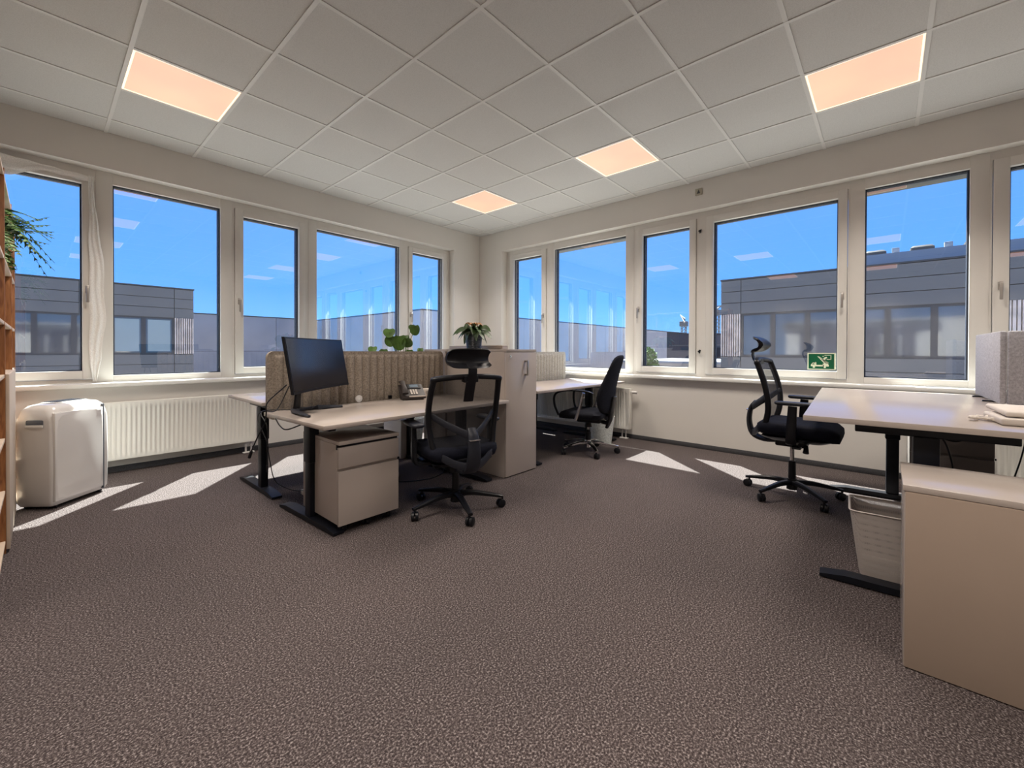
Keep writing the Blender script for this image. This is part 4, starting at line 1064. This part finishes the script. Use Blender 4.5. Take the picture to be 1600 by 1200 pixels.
for k in range(18):
    an = 2*PI*k/18; L_ = rnd.uniform(0.05, 0.11)
    leaf(b, (0, 0, 0.20), (L_*math.cos(an), L_*math.sin(an), 0.215+0.02*rnd.random()), 0.020, 0.038, 5, 0.1, rnd.uniform(-0.9, 0.9))
for k in range(5): b.tube([(0, 0, 0.15), (0.01*(k-2), 0.005*k, 0.22), (0.012*(k-2), 0, 0.245)], 0.003, 5, 3)
b.build('bract', 'bract', t, autosmooth=80)

t = thing('potted_plant', 'green plant with large round leaves rising behind the taupe screen', 'plant', (2.46, 1.42, 0.721))
MB().lathe([(0.06, 0), (0.065, 0.005), (0.085, 0.15), (0.078, 0.15), (0.07, 0.12)], n=24).build('pot', 'ac', t)
MB().cyl((0, 0, 0.11), (0, 0, 0.125), 0.072).build('soil', 'soil', t)
# round leaves facing the room: (lateral, height, size, tilt)
f2 = Vector((F.x, F.y, 0)).normalized(); r2 = Vector((R_.x, R_.y, 0)).normalized()
lv = [(-0.12, 0.47, 0.062, 0.1, 0), (-0.03, 0.455, 0.085, -0.05, 0), (-0.13, 0.56, 0.066, 0.9, 0), (0.03, 0.50, 0.045, 0.5, 0.02), (0.055, 0.45, 0.062, -0.7, 0), (0.135, 0.585, 0.060, 0.05, 0), (0.095, 0.615, 0.036, 0.4, 0.03),
      (-0.30, 0.385, 0.050, 0.9, 0), (0.19, 0.375, 0.035, 0.5, 0), (-0.22, 0.34, 0.06, 0.2, 0.1), (0.10, 0.33, 0.06, -0.2, -0.08)]
for (la_, hh, sz, tl, back) in lv:
    c = r2*la_+f2*back+Vector((0, 0, hh))
    nrm = (-f2+Vector((0, 0, 0.9))*tl+r2*0.2*math.sin(la_*40)).normalized()
    upv = (Vector((0, 0, 1))-nrm*nrm.z).normalized(); sd = nrm.cross(upv)
    b = MB(); ctr = b.bm.verts.new(c+nrm*(-0.008)); ring = []
    for k in range(18):
        an = 2*PI*k/18; rr_ = sz*(1-0.28*math.exp(-((an-PI/2)/0.35)**2))
        ring.append(b.bm.verts.new(c+sd*rr_*0.92*math.cos(an)+upv*rr_*math.sin(an)+nrm*0.010*math.cos(2*an)))
    for k in range(18): b.bm.faces.new((ctr, ring[k], ring[(k+1) % 18]))
    b.build('leaf', 'leaf', t, autosmooth=80)
    MB().tube([(0, 0, 0.11), tuple(c*0.4+Vector((0, 0, hh*0.28))), tuple(c)], 0.003, 5, 4).build('stem', 'leaf', t)

# ------------------------------------------------------------------ bookshelf with fern
t = thing('bookshelf', 'open brown pine bookshelf cut by the left edge of the photo', 'bookshelf')
SX, SD = 5.056, 0.34
def sx_at(y): return SX-0.000*y
ys = [2.47, 1.63, 0.79, 0.30]
for y in ys:
    MB().box(SX, SX+SD, y-0.018, y+0.0, 0.0, 2.06, 0.002).build('upright', 'pine', t)
for (ya, yb_) in zip(ys[:-1], ys[1:]):
    for z in (0.06, 0.33, 0.61, 0.95, 1.235, 1.585, 2.03):
        if ya < 1 and z in (2.02,): pass
        MB().box(SX+0.002, SX+SD, yb_, ya-0.018, z-0.009, z+0.009, 0.002).build('shelf', 'pinelight', t)
MB().box(SX-0.014, SX, 0.80, 1.62, 0.02, 0.96, 0.002).build('cabinet_door', 'door', t)
MB().box(SX+SD, SX+SD+0.006, 0.30, 2.47, 0.0, 2.06).build('back_panel', 'pine', t, smooth=False)

t = thing('potted_fern', 'bushy green fern hanging over the edge of the pine bookshelf', 'plant', (5.17, 1.15, 1.595))
MB().lathe([(0.06, 0), (0.065, 0.004), (0.085, 0.15), (0.078, 0.15), (0.07, 0.12)], n=20).build('pot', 'soil', t)
rnd = random.Random(11)
for k in range(80):
    an = rnd.uniform(0, 2*PI) if k > 50 else rnd.uniform(PI*0.55, PI*1.45)
    Lf = rnd.uniform(0.12, 0.34); top = rnd.uniform(0.20, 0.34); end = rnd.uniform(-0.05, 0.34)
    if 0.9*PI > 0 and math.cos(an) > 0: Lf *= 0.45
    pts = catmull([(0, 0, 0.12), (Lf*0.4*math.cos(an), Lf*0.4*math.sin(an), top), (Lf*math.cos(an), Lf*math.sin(an), end)], 9)
    b = MB(); b.sweep(pts, 0.003, 0.003, n=4)
    for i in range(3, len(pts)-1):
        d = (pts[i+1]-pts[i-1]).normalized(); sd = d.cross(Vector((0, 0, 1)))
        if sd.length < 1e-3: continue
        sd.normalize(); u = i/len(pts); ll = 0.046*math.sin(PI*min(1, u*1.02))+0.006
        for s_ in (-1, 1):
            p = pts[i]; q = p+sd*s_*ll+d*ll*0.4+Vector((0, 0, -0.006))
            b.bm.faces.new([b.bm.verts.new(v) for v in (p-d*0.009, q, p+d*0.010)])
    b.build('frond', 'fern', t, smooth=False)

# ------------------------------------------------------------------ white seal cloth round the leftmost casement
t = thing('window_seal', 'thin white seal cloth draped around the leftmost window', 'cloth')
wl = [(0.80, 0.025), (1.00, 0.075), (1.36, 0.105), (1.65, 0.095), (1.93, 0.090), (2.10, 0.070), (2.35, 0.040), (2.62, 0.030)]
def lut(z):
    for (z0, a0), (z1, a1) in zip(wl[:-1], wl[1:]):
        if z <= z1: return a0+(a1-a0)*(z-z0)/(z1-z0)
    return wl[-1][1]
b = MB(); rows = []
for k in range(60):
    u = k/59; z = 2.62-1.81*u; wd = lut(z); x1 = 4.645+0.004*math.sin(u*25)-0.02*max(0, (0.95-z)/0.15)
    rows.append([Vector((x1-wd*(q/12), -0.097+0.007*math.sin(q*1.3+1.5*math.sin(u*7))+0.004*math.sin(q*0.8+u*19), z)) for q in range(13)])
b.loft(rows, closed_ring=False, cap=False); b.build('cloth_strip', 'sheer', t, autosmooth=80)
b = MB(); rows = []
for k in range(46):
    u = k/45; x_ = 5.30-0.67*u; g = max(0, min(1, (x_-4.90)/0.22)); hgt = 0.052+0.10*g*g*(3-2*g)
    rows.append([Vector((x_, -0.095+0.008*math.sin(q*1.1+u*5)*(0.3+g), 2.650-0.035*u-hgt*(q/8)+0.003*math.sin(u*31+q))) for q in range(9)])
b.loft(rows, closed_ring=False, cap=False); b.build('cloth_strip', 'sheer', t, autosmooth=80)
